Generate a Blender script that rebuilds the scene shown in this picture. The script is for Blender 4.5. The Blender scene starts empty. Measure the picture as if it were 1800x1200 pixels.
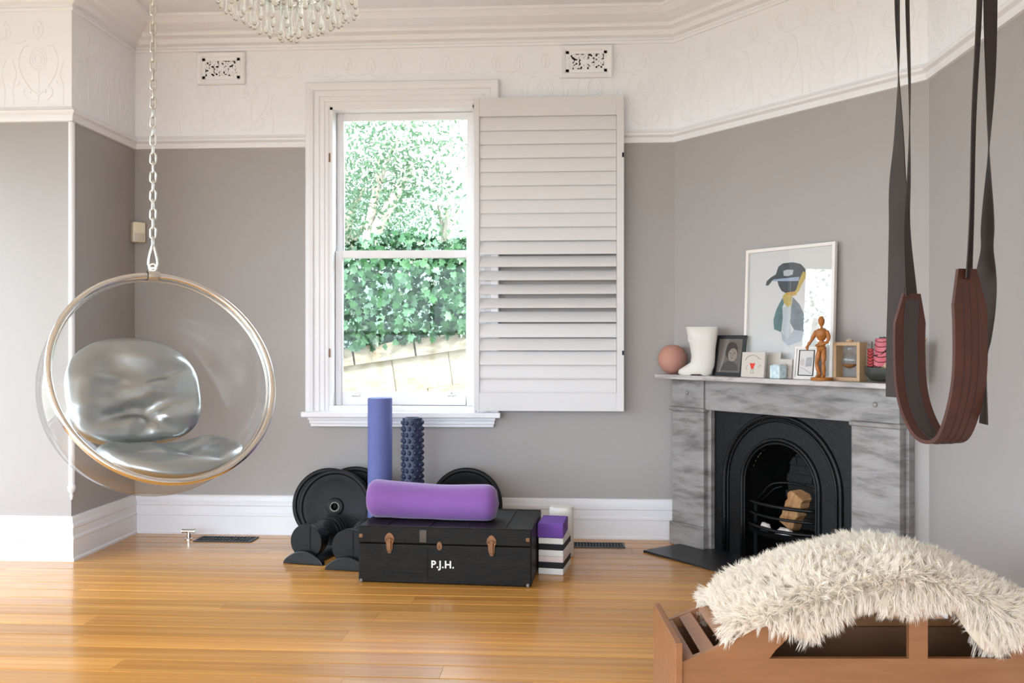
import bpy, bmesh, math, random
import numpy as np
from mathutils import Vector, Matrix, noise
random.seed(7); rng = np.random.default_rng(7)
PI = math.pi
sc = bpy.context.scene
COL = sc.collection

# ------------------------------------------------------------------ camera, light, exposure
F = 1600.0; CAMZ = 1.25; YAW = math.radians(3.37)
cd = bpy.data.cameras.new('camera'); cam = bpy.data.objects.new('camera', cd); COL.objects.link(cam)
cd.sensor_width = 36; cd.lens = 36 * F / 1800; cd.clip_end = 200
cam.location = (0, 0, CAMZ); cam.rotation_euler = (PI / 2, 0, YAW)
sc.camera = cam
w = bpy.data.worlds.new('sky'); sc.world = w; w.use_nodes = True
bg = w.node_tree.nodes['Background']; bg.inputs[0].default_value = (0.74, 0.88, 1.0, 1); bg.inputs[1].default_value = 4.6
sd = bpy.data.lights.new('sun', 'SUN'); sun = bpy.data.objects.new('sun', sd); COL.objects.link(sun)
sd.energy = 4.5; sd.angle = math.radians(1.0); sd.color = (1, .94, .84)
sun.rotation_euler = Vector((.70, -.36, .62)).to_track_quat('Z', 'Y').to_euler()
def portal(name, loc, direction, sx, sy):
    l = bpy.data.lights.new(name, 'AREA'); l.shape = 'RECTANGLE'; l.size = sx; l.size_y = sy
    o = bpy.data.objects.new(name, l); COL.objects.link(o); o.location = loc
    o.rotation_euler = Vector(direction).to_track_quat('-Z', 'Y').to_euler()
    l.cycles.is_portal = True
XL, YR = -4.2, -2.2            # left and rear wall planes
LW = [(2.75, 4.88, .30, 2.46), (.25, 2.45, .30, 2.46), (-1.95, -.05, .30, 2.46)]   # windows of the left wall: y0 y1 z0 z1
RW = (-3.7, 1.2, .30, 2.46)      # window added in the unseen rear wall for fill daylight: x0 x1 z0 z1
for i, (a, b, c, d) in enumerate(LW): portal('daylight_portal_left', (XL - .2, (a + b) / 2, (c + d) / 2), (1, 0, 0), b - a, d - c)
portal('daylight_portal_rear', ((RW[0] + RW[1]) / 2, YR - .2, (RW[2] + RW[3]) / 2), (0, 1, 0), RW[1] - RW[0], RW[3] - RW[2])
portal('daylight_portal_back', (-.79, 6.02, 1.8), (0, -1, 0), .95, 1.95)
vs = sc.view_settings
vs.view_transform = 'Standard'; vs.look = 'None'; vs.gamma = 1; vs.use_curve_mapping = False; vs.exposure = 1.42

# ------------------------------------------------------------------ coordinates
cs, sn = math.cos(YAW), math.sin(YAW)
def c2w(X, D, Z): return Vector((X * cs - D * sn, X * sn + D * cs, Z))
def px(x, y, d): return c2w((x - 900) / F * d, d, CAMZ - (y - 600) / F * d)
def ray(x, y): return px(x, y, 1.0) - Vector((0, 0, CAMZ))
def on_y(x, y, Y):
    r = ray(x, y); return Vector((0, 0, CAMZ)) + r * (Y / r.y)
def on_floor(x, y, z=0.0):
    d = (CAMZ - z) * F / (y - 600); return px(x, y, d)
YB = 5.814; XR = 1.745
P = [Vector(p) for p in ((XL, YR), (XL, 5.044), (-2.82, 5.044), (-2.82, YB), (.686, YB), (XR, 4.488), (XR, YR))]
ZC = 3.32
# fireplace wall frame: local x along the wall, local -y into the room
FT = (P[5] - P[4]).normalized(); FN = Vector((FT.y, -FT.x)); FA = math.atan2(FT.y, FT.x); FL = (P[5] - P[4]).length
def t_at(x, n):
    r = ray(x, 600); A = P[4] + FN * n
    # A + t*FT = s*r
    det = FT.x * (-r.y) + r.x * FT.y
    return (-A.x * (-r.y) + (-r.x) * A.y) / det
def fz(x, y, n):
    t = t_at(x, n); p = P[4] + FT * t + FN * n
    dist = p.x * -sn + p.y * cs
    return CAMZ - (y - 600) / F * dist
def fw(t, n, z): p = P[4] + FT * t + FN * n; return Vector((p.x, p.y, z))

# ------------------------------------------------------------------ mesh helpers
class MB:
    def __init__(s): s.v = []; s.f = []
    def add(s, vs, fs):
        o = len(s.v); s.v += [tuple(v) for v in vs]; s.f += [tuple(i + o for i in f) for f in fs]; return s
    def box(s, x0, x1, y0, y1, z0, z1):
        return s.add([(x, y, z) for z in (z0, z1) for x, y in ((x0, y0), (x1, y0), (x1, y1), (x0, y1))],
                     [(3, 2, 1, 0), (4, 5, 6, 7), (0, 1, 5, 4), (1, 2, 6, 5), (2, 3, 7, 6), (3, 0, 4, 7)])
    def lathe(s, prof, seg=32, M=None, a0=0, a1=2 * PI):
        full = abs(a1 - a0 - 2 * PI) < 1e-6; n = seg if full else seg + 1
        vs = []
        for r, z in prof:
            for k in range(n):
                a = a0 + (a1 - a0) * k / seg; vs.append(Vector((r * math.cos(a), r * math.sin(a), z)))
        if M: vs = [M @ v for v in vs]
        fs = []
        for i in range(len(prof) - 1):
            for k in range(seg):
                k2 = (k + 1) % n; fs.append((i * n + k, i * n + k2, (i + 1) * n + k2, (i + 1) * n + k))
        return s.add(vs, fs)
    def tube(s, path, r, seg=8, closed=False, flat=None):
        path = [Vector(p) for p in path]; n = len(path); rr = r if hasattr(r, '__len__') else [r] * n
        vs = []; up = None
        for i, p in enumerate(path):
            if closed: t = path[(i + 1) % n] - path[i - 1]
            else: t = path[min(i + 1, n - 1)] - path[max(i - 1, 0)]
            t.normalize()
            if up is None:
                up = t.orthogonal().normalized()
            up = (up - t * up.dot(t)).normalized(); b = t.cross(up)
            for k in range(seg):
                a = 2 * PI * k / seg; vs.append(p + (up * math.cos(a) + b * math.sin(a)) * rr[i])
        if flat: vs = [flat(v) for v in vs]
        fs = []
        for i in range(n if closed else n - 1):
            j = (i + 1) % n
            for k in range(seg): fs.append((i * seg + k, i * seg + (k + 1) % seg, j * seg + (k + 1) % seg, j * seg + k))
        if not closed:
            fs.append(tuple(range(seg - 1, -1, -1))); fs.append(tuple((n - 1) * seg + k for k in range(seg)))
        return s.add(vs, fs)
    def cyl(s, p0, p1, r0, r1=None, seg=16): return s.tube([p0, p1], [r0, r0 if r1 is None else r1], seg)
    def prism(s, poly, d0, d1, axis='y'):
        n = len(poly)
        mk = {'y': lambda a, b, d: (a, d, b), 'z': lambda a, b, d: (a, b, d), 'x': lambda a, b, d: (d, a, b)}[axis]
        vs = [mk(a, b, d0) for a, b in poly] + [mk(a, b, d1) for a, b in poly]
        return s.add(vs, [tuple(range(n - 1, -1, -1)), tuple(range(n, 2 * n))] + [(i, (i + 1) % n, n + (i + 1) % n, n + i) for i in range(n)])
    def ell(s, c, rx, ry, rz, seg=20, rings=12, M=None):
        vs = []; fs = []
        for i in range(rings + 1):
            ph = PI * i / rings
            for k in range(seg):
                a = 2 * PI * k / seg; v = Vector((rx * math.sin(ph) * math.cos(a), ry * math.sin(ph) * math.sin(a), rz * math.cos(ph)))
                vs.append((M @ v if M else v) + Vector(c))
        for i in range(rings):
            for k in range(seg): fs.append((i * seg + k, (i + 1) * seg + k, (i + 1) * seg + (k + 1) % seg, i * seg + (k + 1) % seg))
        return s.add(vs, fs)
    def grid(s, nu, nv, fn, closed_u=False):
        vs = [fn(i / (nu - (0 if closed_u else 1)), j / (nv - 1)) for i in range(nu) for j in range(nv)]
        fs = []
        for i in range(nu if closed_u else nu - 1):
            i2 = (i + 1) % nu
            for j in range(nv - 1): fs.append((i * nv + j, i2 * nv + j, i2 * nv + j + 1, i * nv + j + 1))
        return s.add(vs, fs)
    def mesh(s, name, mat, smooth=None, fix=True):
        me = bpy.data.meshes.new(name); me.from_pydata([tuple(v) for v in s.v], [], s.f)
        if fix:
            bm = bmesh.new(); bm.from_mesh(me); bmesh.ops.remove_doubles(bm, verts=bm.verts, dist=1e-6)
            bmesh.ops.recalc_face_normals(bm, faces=bm.faces); bm.to_mesh(me); bm.free()
        if mat: me.materials.append(mat)
        if smooth is not None:
            me.shade_smooth() if smooth >= 180 else me.shade_smooth()
            if smooth < 180: me.set_sharp_from_angle(angle=math.radians(smooth))
        me.update(); return me
    def build(s, name, mat, parent=None, smooth=40, bevel=0, fix=True, loc=None, rot=None):
        return put(s.mesh(name, mat, smooth, fix), name, parent, bevel, loc, rot)
def put(me, name, parent=None, bevel=0, loc=None, rot=None):
    o = bpy.data.objects.new(name, me); COL.objects.link(o)
    if parent: o.parent = parent
    if loc is not None: o.location = loc
    if rot is not None: o.rotation_euler = rot
    if bevel:
        m = o.modifiers.new('bevel', 'BEVEL'); m.width = bevel; m.segments = 2; m.limit_method = 'ANGLE'; m.angle_limit = math.radians(40)
    return o
def tag(o, label, cat=None, group=None, kind=None):
    o['label'] = label
    if cat: o['category'] = cat
    if group: o['group'] = group
    if kind: o['kind'] = kind
    return o
def thing(name, label, cat, loc=(0, 0, 0), rz=0, group=None):
    o = bpy.data.objects.new(name, None); COL.objects.link(o); o.location = loc; o.rotation_euler = (0, 0, rz); o.empty_display_size = .1
    return tag(o, label, cat, group)
def interp(pts, x):
    xs = [p[0] for p in pts]; ys = [p[1] for p in pts]
    # smooth monotone-ish: catmull via numpy linear on a dense smoothed table
    return float(np.interp(x, xs, ys))
def smooth_table(pts, n=200, k=9):
    xs = np.linspace(pts[0][0], pts[-1][0], n); ys = np.interp(xs, [p[0] for p in pts], [p[1] for p in pts])
    yp = np.pad(ys, k, mode='reflect', reflect_type='odd'); ker = np.hanning(2 * k + 1); ker /= ker.sum()
    ys = np.convolve(yp, ker, 'valid'); return lambda x: float(np.interp(x, xs, ys))
def bez(pts, n=16):
    # catmull-rom through points
    pts = [Vector(p) for p in pts]; q = [pts[0] * 2 - pts[1]] + pts + [pts[-1] * 2 - pts[-2]]; out = []
    for i in range(1, len(q) - 2):
        for k in range(n):
            t = k / n; a, b, c, d = q[i - 1], q[i], q[i + 1], q[i + 2]
            out.append(.5 * ((2 * b) + (c - a) * t + (2 * a - 5 * b + 4 * c - d) * t * t + (3 * b - a - 3 * c + d) * t ** 3))
    return out + [pts[-1]]

# ------------------------------------------------------------------ materials
def srgb(r, g, b):
    f = lambda c: (c / 255 / 12.92) if c / 255 <= .04045 else ((c / 255 + .055) / 1.055) ** 2.4
    return (f(r), f(g), f(b), 1)
def mat(name, col, rough=.5, metal=0, var=0, vscale=8, stretch=(1, 1, 1), bump=0, bscale=60, coat=0, trans=0, ior=1.45, rand=0, spec=.5, col2=None, sheen=0):
    m = bpy.data.materials.new(name); m.use_nodes = True; nt = m.node_tree; b = nt.nodes['Principled BSDF']
    col = tuple(col) if len(col) == 4 else tuple(col) + (1,)
    b.inputs['Base Color'].default_value = col; b.inputs['Roughness'].default_value = rough; b.inputs['Metallic'].default_value = metal
    b.inputs['Coat Weight'].default_value = coat; b.inputs['Coat Roughness'].default_value = .12; b.inputs['Transmission Weight'].default_value = trans
    b.inputs['IOR'].default_value = ior; b.inputs['Specular IOR Level'].default_value = spec; b.inputs['Sheen Weight'].default_value = sheen
    tc = nt.nodes.new('ShaderNodeTexCoord'); mp = nt.nodes.new('ShaderNodeMapping'); mp.inputs['Scale'].default_value = stretch
    nt.links.new(tc.outputs['Object'], mp.inputs['Vector'])
    if rand:
        oi = nt.nodes.new('ShaderNodeObjectInfo'); ml = nt.nodes.new('ShaderNodeMath'); ml.operation = 'MULTIPLY'; ml.inputs[1].default_value = 37
        nt.links.new(oi.outputs['Random'], ml.inputs[0]); nt.links.new(ml.outputs[0], mp.inputs['Location'])
    out = None
    if var or col2:
        nz = nt.nodes.new('ShaderNodeTexNoise'); nz.inputs['Scale'].default_value = vscale; nz.inputs['Detail'].default_value = 6
        nt.links.new(mp.outputs[0], nz.inputs['Vector'])
        rp = nt.nodes.new('ShaderNodeValToRGB'); rp.color_ramp.elements[0].position = .3; rp.color_ramp.elements[1].position = .7
        c2 = tuple(col2) if col2 else tuple(c * (1 - var) for c in col[:3]) + (1,)
        rp.color_ramp.elements[0].color = c2; rp.color_ramp.elements[1].color = col
        nt.links.new(nz.outputs['Fac'], rp.inputs['Fac']); out = rp.outputs['Color']
        if rand:
            hs = nt.nodes.new('ShaderNodeHueSaturation'); mr = nt.nodes.new('ShaderNodeMapRange')
            mr.inputs['To Min'].default_value = 1 - rand; mr.inputs['To Max'].default_value = 1 + rand
            nt.links.new(oi.outputs['Random'], mr.inputs['Value']); nt.links.new(mr.outputs[0], hs.inputs['Value']); nt.links.new(out, hs.inputs['Color']); out = hs.outputs['Color']
        nt.links.new(out, b.inputs['Base Color'])
    if bump:
        n2 = nt.nodes.new('ShaderNodeTexNoise'); n2.inputs['Scale'].default_value = bscale; n2.inputs['Detail'].default_value = 4
        nt.links.new(mp.outputs[0], n2.inputs['Vector']); bp = nt.nodes.new('ShaderNodeBump'); bp.inputs['Strength'].default_value = bump; bp.inputs['Distance'].default_value = .01
        nt.links.new(n2.outputs['Fac'], bp.inputs['Height']); nt.links.new(bp.outputs[0], b.inputs['Normal'])
    return m
def clear_mat(name, tint=(1, 1, 1), rough=.02, strength=1.0, base=.02):
    m = bpy.data.materials.new(name); m.use_nodes = True; nt = m.node_tree; nt.nodes.clear()
    o = nt.nodes.new('ShaderNodeOutputMaterial'); t = nt.nodes.new('ShaderNodeBsdfTransparent'); g = nt.nodes.new('ShaderNodeBsdfGlossy')
    t.inputs[0].default_value = (*tint, 1); g.inputs['Roughness'].default_value = rough
    fr = nt.nodes.new('ShaderNodeLayerWeight'); fr.inputs[0].default_value = .5; pw = nt.nodes.new('ShaderNodeMath'); pw.operation = 'POWER'; pw.inputs[1].default_value = 4.0; nt.links.new(fr.outputs['Facing'], pw.inputs[0])
    ml = nt.nodes.new('ShaderNodeMath'); ml.operation = 'MULTIPLY_ADD'; ml.inputs[1].default_value = strength; ml.inputs[2].default_value = base
    mx = nt.nodes.new('ShaderNodeMixShader'); nt.links.new(pw.outputs[0], ml.inputs[0]); nt.links.new(ml.outputs[0], mx.inputs[0])
    nt.links.new(t.outputs[0], mx.inputs[1]); nt.links.new(g.outputs[0], mx.inputs[2]); nt.links.new(mx.outputs[0], o.inputs[0]); return m
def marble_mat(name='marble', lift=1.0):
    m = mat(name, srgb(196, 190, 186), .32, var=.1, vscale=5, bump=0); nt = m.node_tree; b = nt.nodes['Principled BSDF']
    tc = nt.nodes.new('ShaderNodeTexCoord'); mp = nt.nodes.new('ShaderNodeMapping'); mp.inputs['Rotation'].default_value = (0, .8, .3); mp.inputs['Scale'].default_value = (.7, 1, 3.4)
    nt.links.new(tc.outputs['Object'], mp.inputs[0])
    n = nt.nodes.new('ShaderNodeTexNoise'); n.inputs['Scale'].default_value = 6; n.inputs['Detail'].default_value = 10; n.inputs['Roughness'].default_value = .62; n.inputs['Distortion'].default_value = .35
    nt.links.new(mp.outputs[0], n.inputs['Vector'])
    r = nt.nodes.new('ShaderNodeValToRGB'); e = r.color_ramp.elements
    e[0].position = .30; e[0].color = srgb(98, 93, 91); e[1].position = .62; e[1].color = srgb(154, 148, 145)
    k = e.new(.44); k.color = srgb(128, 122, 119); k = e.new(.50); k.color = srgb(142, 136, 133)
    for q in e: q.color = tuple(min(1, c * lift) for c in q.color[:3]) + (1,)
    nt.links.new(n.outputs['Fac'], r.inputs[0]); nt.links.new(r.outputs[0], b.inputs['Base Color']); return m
M = {}
M['wall'] = mat('grey_wall_paint', srgb(163, 156, 152), .55, var=.03, vscale=2, bump=.05, bscale=90)
M['white'] = mat('white_paint', srgb(231, 228, 230), .4, var=.02, vscale=3)
M['plaster'] = mat('white_plaster', srgb(238, 236, 239), .6, var=.02, vscale=4, bump=.06, bscale=40)
M['shutter'] = mat('shutter_paint', srgb(216, 211, 210), .4, var=.03, vscale=3)
M['floor'] = mat('floor_boards', srgb(206, 148, 74), .24, var=.0, col2=srgb(178, 118, 50), vscale=3.5, stretch=(.5, 9, 9), rand=.15, bump=.03, bscale=14, coat=.25)
M['gap'] = mat('dark_gap', srgb(60, 38, 22), .8)
M['chrome'] = mat('polished_steel', (.82, .80, .77, 1), .14, 1)
M['steel'] = mat('zinc_steel', (.70, .68, .64, 1), .3, 1)
M['acrylic'] = clear_mat('clear_acrylic', (.965, .965, .965), .03, .55, .035)
M['pane'] = clear_mat('window_pane', (.98, .985, .98), .01, .5, .008)
M['picglass'] = clear_mat('picture_glass', (.97, .97, .97), .01, .9, .07)
M['silver'] = mat('silver_leather', srgb(178, 182, 182), .30, .85, var=.1, vscale=5, bump=.3, bscale=9)
M['black'] = mat('black_rubber', srgb(16, 15, 15), .5, spec=.3, var=.15, vscale=20, bump=.05)
M['blackp'] = mat('black_plastic', srgb(11, 11, 12), .28, spec=.4)
M['iron'] = mat('cast_iron', srgb(17, 16, 16), .42, .1, spec=.35, var=.3, vscale=12, bump=.15, bscale=50)
M['soot'] = mat('sooty_brick', srgb(44, 41, 40), .9, var=.4, vscale=14, bump=.4, bscale=30)
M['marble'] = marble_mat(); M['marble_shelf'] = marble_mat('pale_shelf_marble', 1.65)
M['slate'] = mat('black_slate', srgb(40, 40, 42), .38, var=.3, vscale=9, bump=.1)
M['navy'] = mat('navy_foam', srgb(38, 46, 74), .42)
M['blue'] = mat('blue_foam', srgb(96, 104, 158), .75, var=.08, vscale=120, bump=.1, bscale=200)
M['purple'] = mat('purple_cotton', srgb(128, 82, 152), .8, var=.08, vscale=6, bump=.2, bscale=14, sheen=.3)
M['purpleblock'] = mat('purple_foam', srgb(108, 66, 156), .7, var=.05, vscale=60)
M['whitefoam'] = mat('white_foam', srgb(226, 222, 216), .7)
M['pinkfoam'] = mat('pale_pink_foam', srgb(222, 204, 200), .7)
M['blackfoam'] = mat('black_foam', srgb(22, 22, 24), .7)
M['trunk'] = mat('black_trunk', srgb(30, 25, 20), .5, col2=srgb(11, 10, 8), spec=.2, vscale=9, stretch=(1, 1, 3), bump=.12, bscale=30)
M['trunkedge'] = mat('worn_trunk_edge', srgb(92, 78, 64), .6, var=.5, vscale=20)
M['brass'] = mat('tarnished_brass', srgb(128, 88, 58), .45, .6, var=.4, vscale=40)
M['letter'] = mat('white_letter', srgb(225, 222, 215), .6)
M['ply'] = mat('plywood', srgb(152, 102, 66), .42, col2=srgb(138, 90, 54), vscale=4, stretch=(1, 6, 8), coat=.1)
M['plydark'] = mat('brown_timber', srgb(122, 84, 56), .5, var=.2, vscale=5, stretch=(1, 6, 6))
M['fur'] = mat('cream_wool', srgb(236, 224, 206), .85, sheen=.3, rand=0)
M['hide'] = mat('cream_hide', srgb(222, 206, 184), .9)
M['strap'] = mat('brown_webbing', srgb(48, 36, 31), .62, var=.15, vscale=30, bump=.1, bscale=150)
M['pad'] = mat('brown_leather', srgb(78, 42, 30), .5, var=.2, vscale=12, bump=.15, bscale=60)
M['padin'] = mat('grey_brown_webbing', srgb(60, 51, 48), .7, bump=.1, bscale=150)
M['frame_black'] = mat('black_wood', srgb(26, 25, 24), .35)
M['frame_white'] = mat('white_frame', srgb(226, 218, 212), .4)
M['paper'] = mat('paper', srgb(226, 224, 222), .8)
M['cream'] = mat('cream_card', srgb(196, 186, 176), .8, var=.04, vscale=30)
M['pinkball'] = mat('matte_pink', srgb(184, 132, 116), .7, var=.04, vscale=10)
M['ceramic'] = mat('white_ceramic', srgb(206, 199, 190), .35)
M['mann'] = mat('honey_wood', srgb(172, 106, 48), .42, var=.15, vscale=14, stretch=(4, 4, 1))
M['lightwood'] = mat('light_wood', srgb(186, 152, 116), .5, var=.1, vscale=8, stretch=(1, 1, 6))
M['glass'] = clear_mat('thin_glass', (.95, .96, .96), .02, .8, .05)
M['crystal'] = mat('chandelier_glass', (.97, .96, .93, 1), .03, 0, trans=1, ior=1.48)
M['amber'] = mat('amber_liquid', srgb(150, 104, 60), .2)
M['candle'] = mat('frosted_votive', srgb(214, 226, 228), .2, col2=srgb(160, 186, 196), vscale=50)
M['log'] = mat('split_log', srgb(196, 150, 104), .8, col2=srgb(150, 104, 64), vscale=10, stretch=(6, 6, 1), bump=.5, bscale=40)
M['quartz'] = mat('white_stone', srgb(226, 216, 212), .5, var=.15, vscale=30, bump=.4, bscale=60)
M['ventdark'] = mat('dark_grille', srgb(38, 39, 42), .4, .3)
M['hole'] = mat('dark_hollow', srgb(18, 16, 15), .9)
M['dullmetal'] = mat('dull_metal', srgb(128, 122, 114), .5, .5, var=.3, vscale=60)
M['sensor'] = mat('ivory_plastic', srgb(226, 214, 190), .4)
M['lens'] = mat('sensor_lens', srgb(200, 186, 172), .3)
M['leaf'] = mat('ivy_leaf', srgb(74, 112, 72), .4, col2=srgb(42, 82, 50), vscale=3, rand=.35)
M['leafstuff'] = mat('ivy_leaf_deep', srgb(56, 92, 58), .5, col2=srgb(26, 54, 32), vscale=4)
M['foliage'] = mat('tree_leaf', srgb(84, 106, 78), .5, col2=srgb(48, 76, 52), vscale=2)
M['bark'] = mat('pale_bark', srgb(150, 140, 126), .8, var=.2, vscale=6)
M['stone'] = mat('sandstone', srgb(164, 154, 136), .85, col2=srgb(132, 120, 100), vscale=5, bump=.4, bscale=12, rand=.06)
M['ground'] = mat('garden_ground', srgb(150, 146, 128), .9, var=.3, vscale=2)
def soft_fibre(m, k):
    nt = m.node_tree; b = nt.nodes['Principled BSDF']; o = nt.nodes['Material Output']; t = nt.nodes.new('ShaderNodeBsdfTranslucent'); t.inputs[0].default_value = b.inputs['Base Color'].default_value
    mx = nt.nodes.new('ShaderNodeMixShader'); mx.inputs[0].default_value = k; nt.links.new(b.outputs[0], mx.inputs[1]); nt.links.new(t.outputs[0], mx.inputs[2]); nt.links.new(mx.outputs[0], o.inputs[0])
M['fur'].node_tree.nodes['Principled BSDF'].inputs['Base Color'].default_value = srgb(252, 243, 230); soft_fibre(M['fur'], .45)
soft_fibre(M['foliage'], .4); soft_fibre(M['leaf'], .25)
def flat(name, r, g, b, rough=.8, **k): 
    if name not in M: M[name] = mat(name, srgb(r, g, b), rough, **k)
    return M[name]

# ------------------------------------------------------------------ room shell
T = .16
def struct(o, label): return tag(o, label, None, None, 'structure')
def wall_seg(name, A, B, label, holes=(), z1=ZC, m='wall', s0=0):
    # local x from A to B, room on local -y side; holes: (s0,s1,z0,z1)
    L = (B - A).length; a = math.atan2(B.y - A.y, B.x - A.x); mb = MB(); s = s0
    for (a0, a1, h0, h1) in sorted(holes):
        mb.box(s, a0, 0, T, 0, z1); mb.box(a0, a1, 0, T, h1, z1); s = a1
        if h0 > 0: mb.box(a0, a1, 0, T, 0, h0)
    mb.box(s, L, 0, T, 0, z1)
    return struct(mb.build(name, M[m], None, None, fix=False, loc=(A.x, A.y, 0), rot=(0, 0, a)), label)
WX0 = on_y(581, 600, YB).x; WX1 = on_y(836, 600, YB).x; WZ0 = on_y(600, 716, YB).z; WZ1 = on_y(600, 189, YB).z
wall_seg('wall_left', P[0], P[1], 'grey painted wall with tall windows on the left of the room', [(a - YR, b - YR, c, d) for a, b, c, d in LW])
wall_seg('wall_left_nib', P[1], P[2], 'bright grey wall face left of the hanging chair')
wall_seg('wall_left_return', P[2], P[3], 'narrow grey return wall behind the hanging chair', s0=T)
wall_seg('wall_back', P[3], P[4], 'grey back wall around the sash window', [(WX0 - P[3].x, WX1 - P[3].x, WZ0, WZ1)])
wall_seg('wall_fireplace', P[4], P[5], 'angled grey chimney wall above the marble fireplace', [(.34, 1.34, 0.0, .84)])
wall_seg('wall_right', P[5], P[6], 'plain grey wall on the right behind the strap swing')
wall_seg('wall_rear', P[6], P[0], 'grey rear wall with a wide window opening added for daylight', [(XR - RW[1], XR - RW[0], RW[2], RW[3])])
struct(MB().box(XL - T, XR + T, YR - 1.5, YB + T, ZC, ZC + .12).build('ceiling', M['plaster'], None, None), 'white plaster ceiling')  # slab runs past the rear wall, an added unseen overhang blocking the sun
fl = struct(MB().box(XL - .1, XR + .1, YR - .1, YB + .1, -.12, -.022).build('floor', M['gap'], None, None), 'honey coloured polished timber board floor')
bw = .1365; pm = MB(); c = .003
pm.add([(0, 0, -.02), (1, 0, -.02), (1, bw - .004, -.02), (0, bw - .004, -.02), (0, 0, -c), (1, 0, -c), (1, bw - .004, -c), (0, bw - .004, -c),
        (0, c, 0), (1, c, 0), (1, bw - c - .004, 0), (0, bw - c - .004, 0)],
       [(3, 2, 1, 0), (0, 1, 5, 4), (2, 3, 7, 6), (4, 5, 9, 8), (6, 7, 11, 10), (8, 9, 10, 11), (1, 2, 6, 5), (3, 0, 4, 7), (5, 6, 10, 9), (7, 4, 8, 11)])
plank = pm.mesh('plank', M['floor'], None)
y = YB - bw; r = 0
while y > YR - bw:
    cuts = [XL] + sorted(random.uniform(XL + .7, XR - .5) for _ in range(random.choice((1, 1, 2)))) + [XR]
    for a, b in zip(cuts, cuts[1:]):
        if b - a < .05: continue
        o = put(plank, 'plank', fl); o.location = (a, y, 0); o.scale = (b - a - .001, 1, 1)
    y -= bw

def offs(i, n):   # mitred offset of room corner i by n into the room
    k = len(P); d1 = (P[i] - P[i - 1]).normalized(); d2 = (P[(i + 1) % k] - P[i]).normalized()
    n1 = Vector((d1.y, -d1.x)); n2 = Vector((d2.y, -d2.x)); return P[i] + (n1 + n2) * (n / (1 + n1.dot(n2)))
def run(i, prof, name, m, label, smooth=30, cut=()):
    j = (i + 1) % len(P); mb = MB(); ends = [i] + list(cut) + [j]
    if not cut: ends = [i, j]
    k = len(prof)
    for e0, e1 in zip(ends[::2], ends[1::2]):
        vs = []
        for e in (e0, e1):
            for n, z in prof:
                if isinstance(e, float): vs.append((e, P[i].y - n, z))
                else: q = offs(e, n); vs.append((q.x, q.y, z))
        mb.add(vs, [(a, (a + 1) % k, k + (a + 1) % k, k + a) for a in range(k)] + [tuple(range(k)), tuple(k + a for a in range(k))])
    if cut and prof is friz_prof: mb.box(cut[0], cut[1], P[i].y - .006, P[i].y, 2.90, 3.15)
    return struct(mb.build(name, m, None, None), label)
SIDES = ['left', 'left_nib', 'left_return', 'back', 'fireplace', 'right', 'rear']
base_prof = [(0, 0), (.034, 0), (.034, .012), (.026, .022), (.026, .118), (.030, .122), (.030, .134), (.022, .142), (.022, .182), (.027, .188), (.027, .205), (.018, .216), (.016, .240), (.010, .250), (0, .252)]
rail_prof = [(0, 2.505), (.014, 2.508), (.018, 2.525), (.018, 2.540), (.034, 2.552), (.036, 2.566), (.020, 2.574), (.012, 2.590), (0, 2.594)]
corn_prof = [(0, 3.135), (.016, 3.137), (.020, 3.152), (.012, 3.160), (.012, 3.172), (.040, 3.182), (.046, 3.196), (.050, 3.21), (.085, 3.222), (.092, 3.238), (.100, 3.244), (.12, 3.250), (.17, 3.272), (.205, 3.300), (.215, 3.303), (.215, ZC), (0, ZC)]
friz_prof = [(0, 2.55), (.006, 2.55), (.006, 3.15), (0, 3.15)]
for i, s in enumerate(SIDES):
    if s != 'fireplace': run(i, base_prof, 'baseboard_' + s, M['white'], 'tall white moulded baseboard along the %s wall' % s.replace('_', ' '))
frz = {}
CASX = (float(on_y(541, 600, YB).x), float(on_y(874, 600, YB).x))
ti = 1
for i, s in enumerate(SIDES):
    sn_ = s.replace('_', ' ')
    run(i, rail_prof, 'trim_%d' % ti, M['white'], 'white picture rail on the %s wall' % sn_, cut=CASX if s == 'back' else ()); ti += 1
    run(i, corn_prof, 'trim_%d' % ti, M['plaster'], 'stepped plaster cornice above the %s wall' % sn_); ti += 1
    frz[s] = run(i, friz_prof, 'trim_%d' % ti, M['plaster'], 'embossed white frieze band on the %s wall' % sn_, cut=CASX if s == 'back' else ()); ti += 1
# right stub of baseboard beside the fireplace
q = fw(1.62, 0, 0)
b_ = MB(); k = len(base_prof)
b_.add([(0, -n, z) for n, z in base_prof] + [(FL - 1.62, -n, z) for n, z in base_prof], [(a, (a + 1) % k, k + (a + 1) % k, k + a) for a in range(k)])
struct(b_.build('baseboard_fireplace', M['white'], None, None, loc=(q.x, q.y, 0), rot=(0, 0, FA)), 'short white baseboard right of the fireplace')

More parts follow.
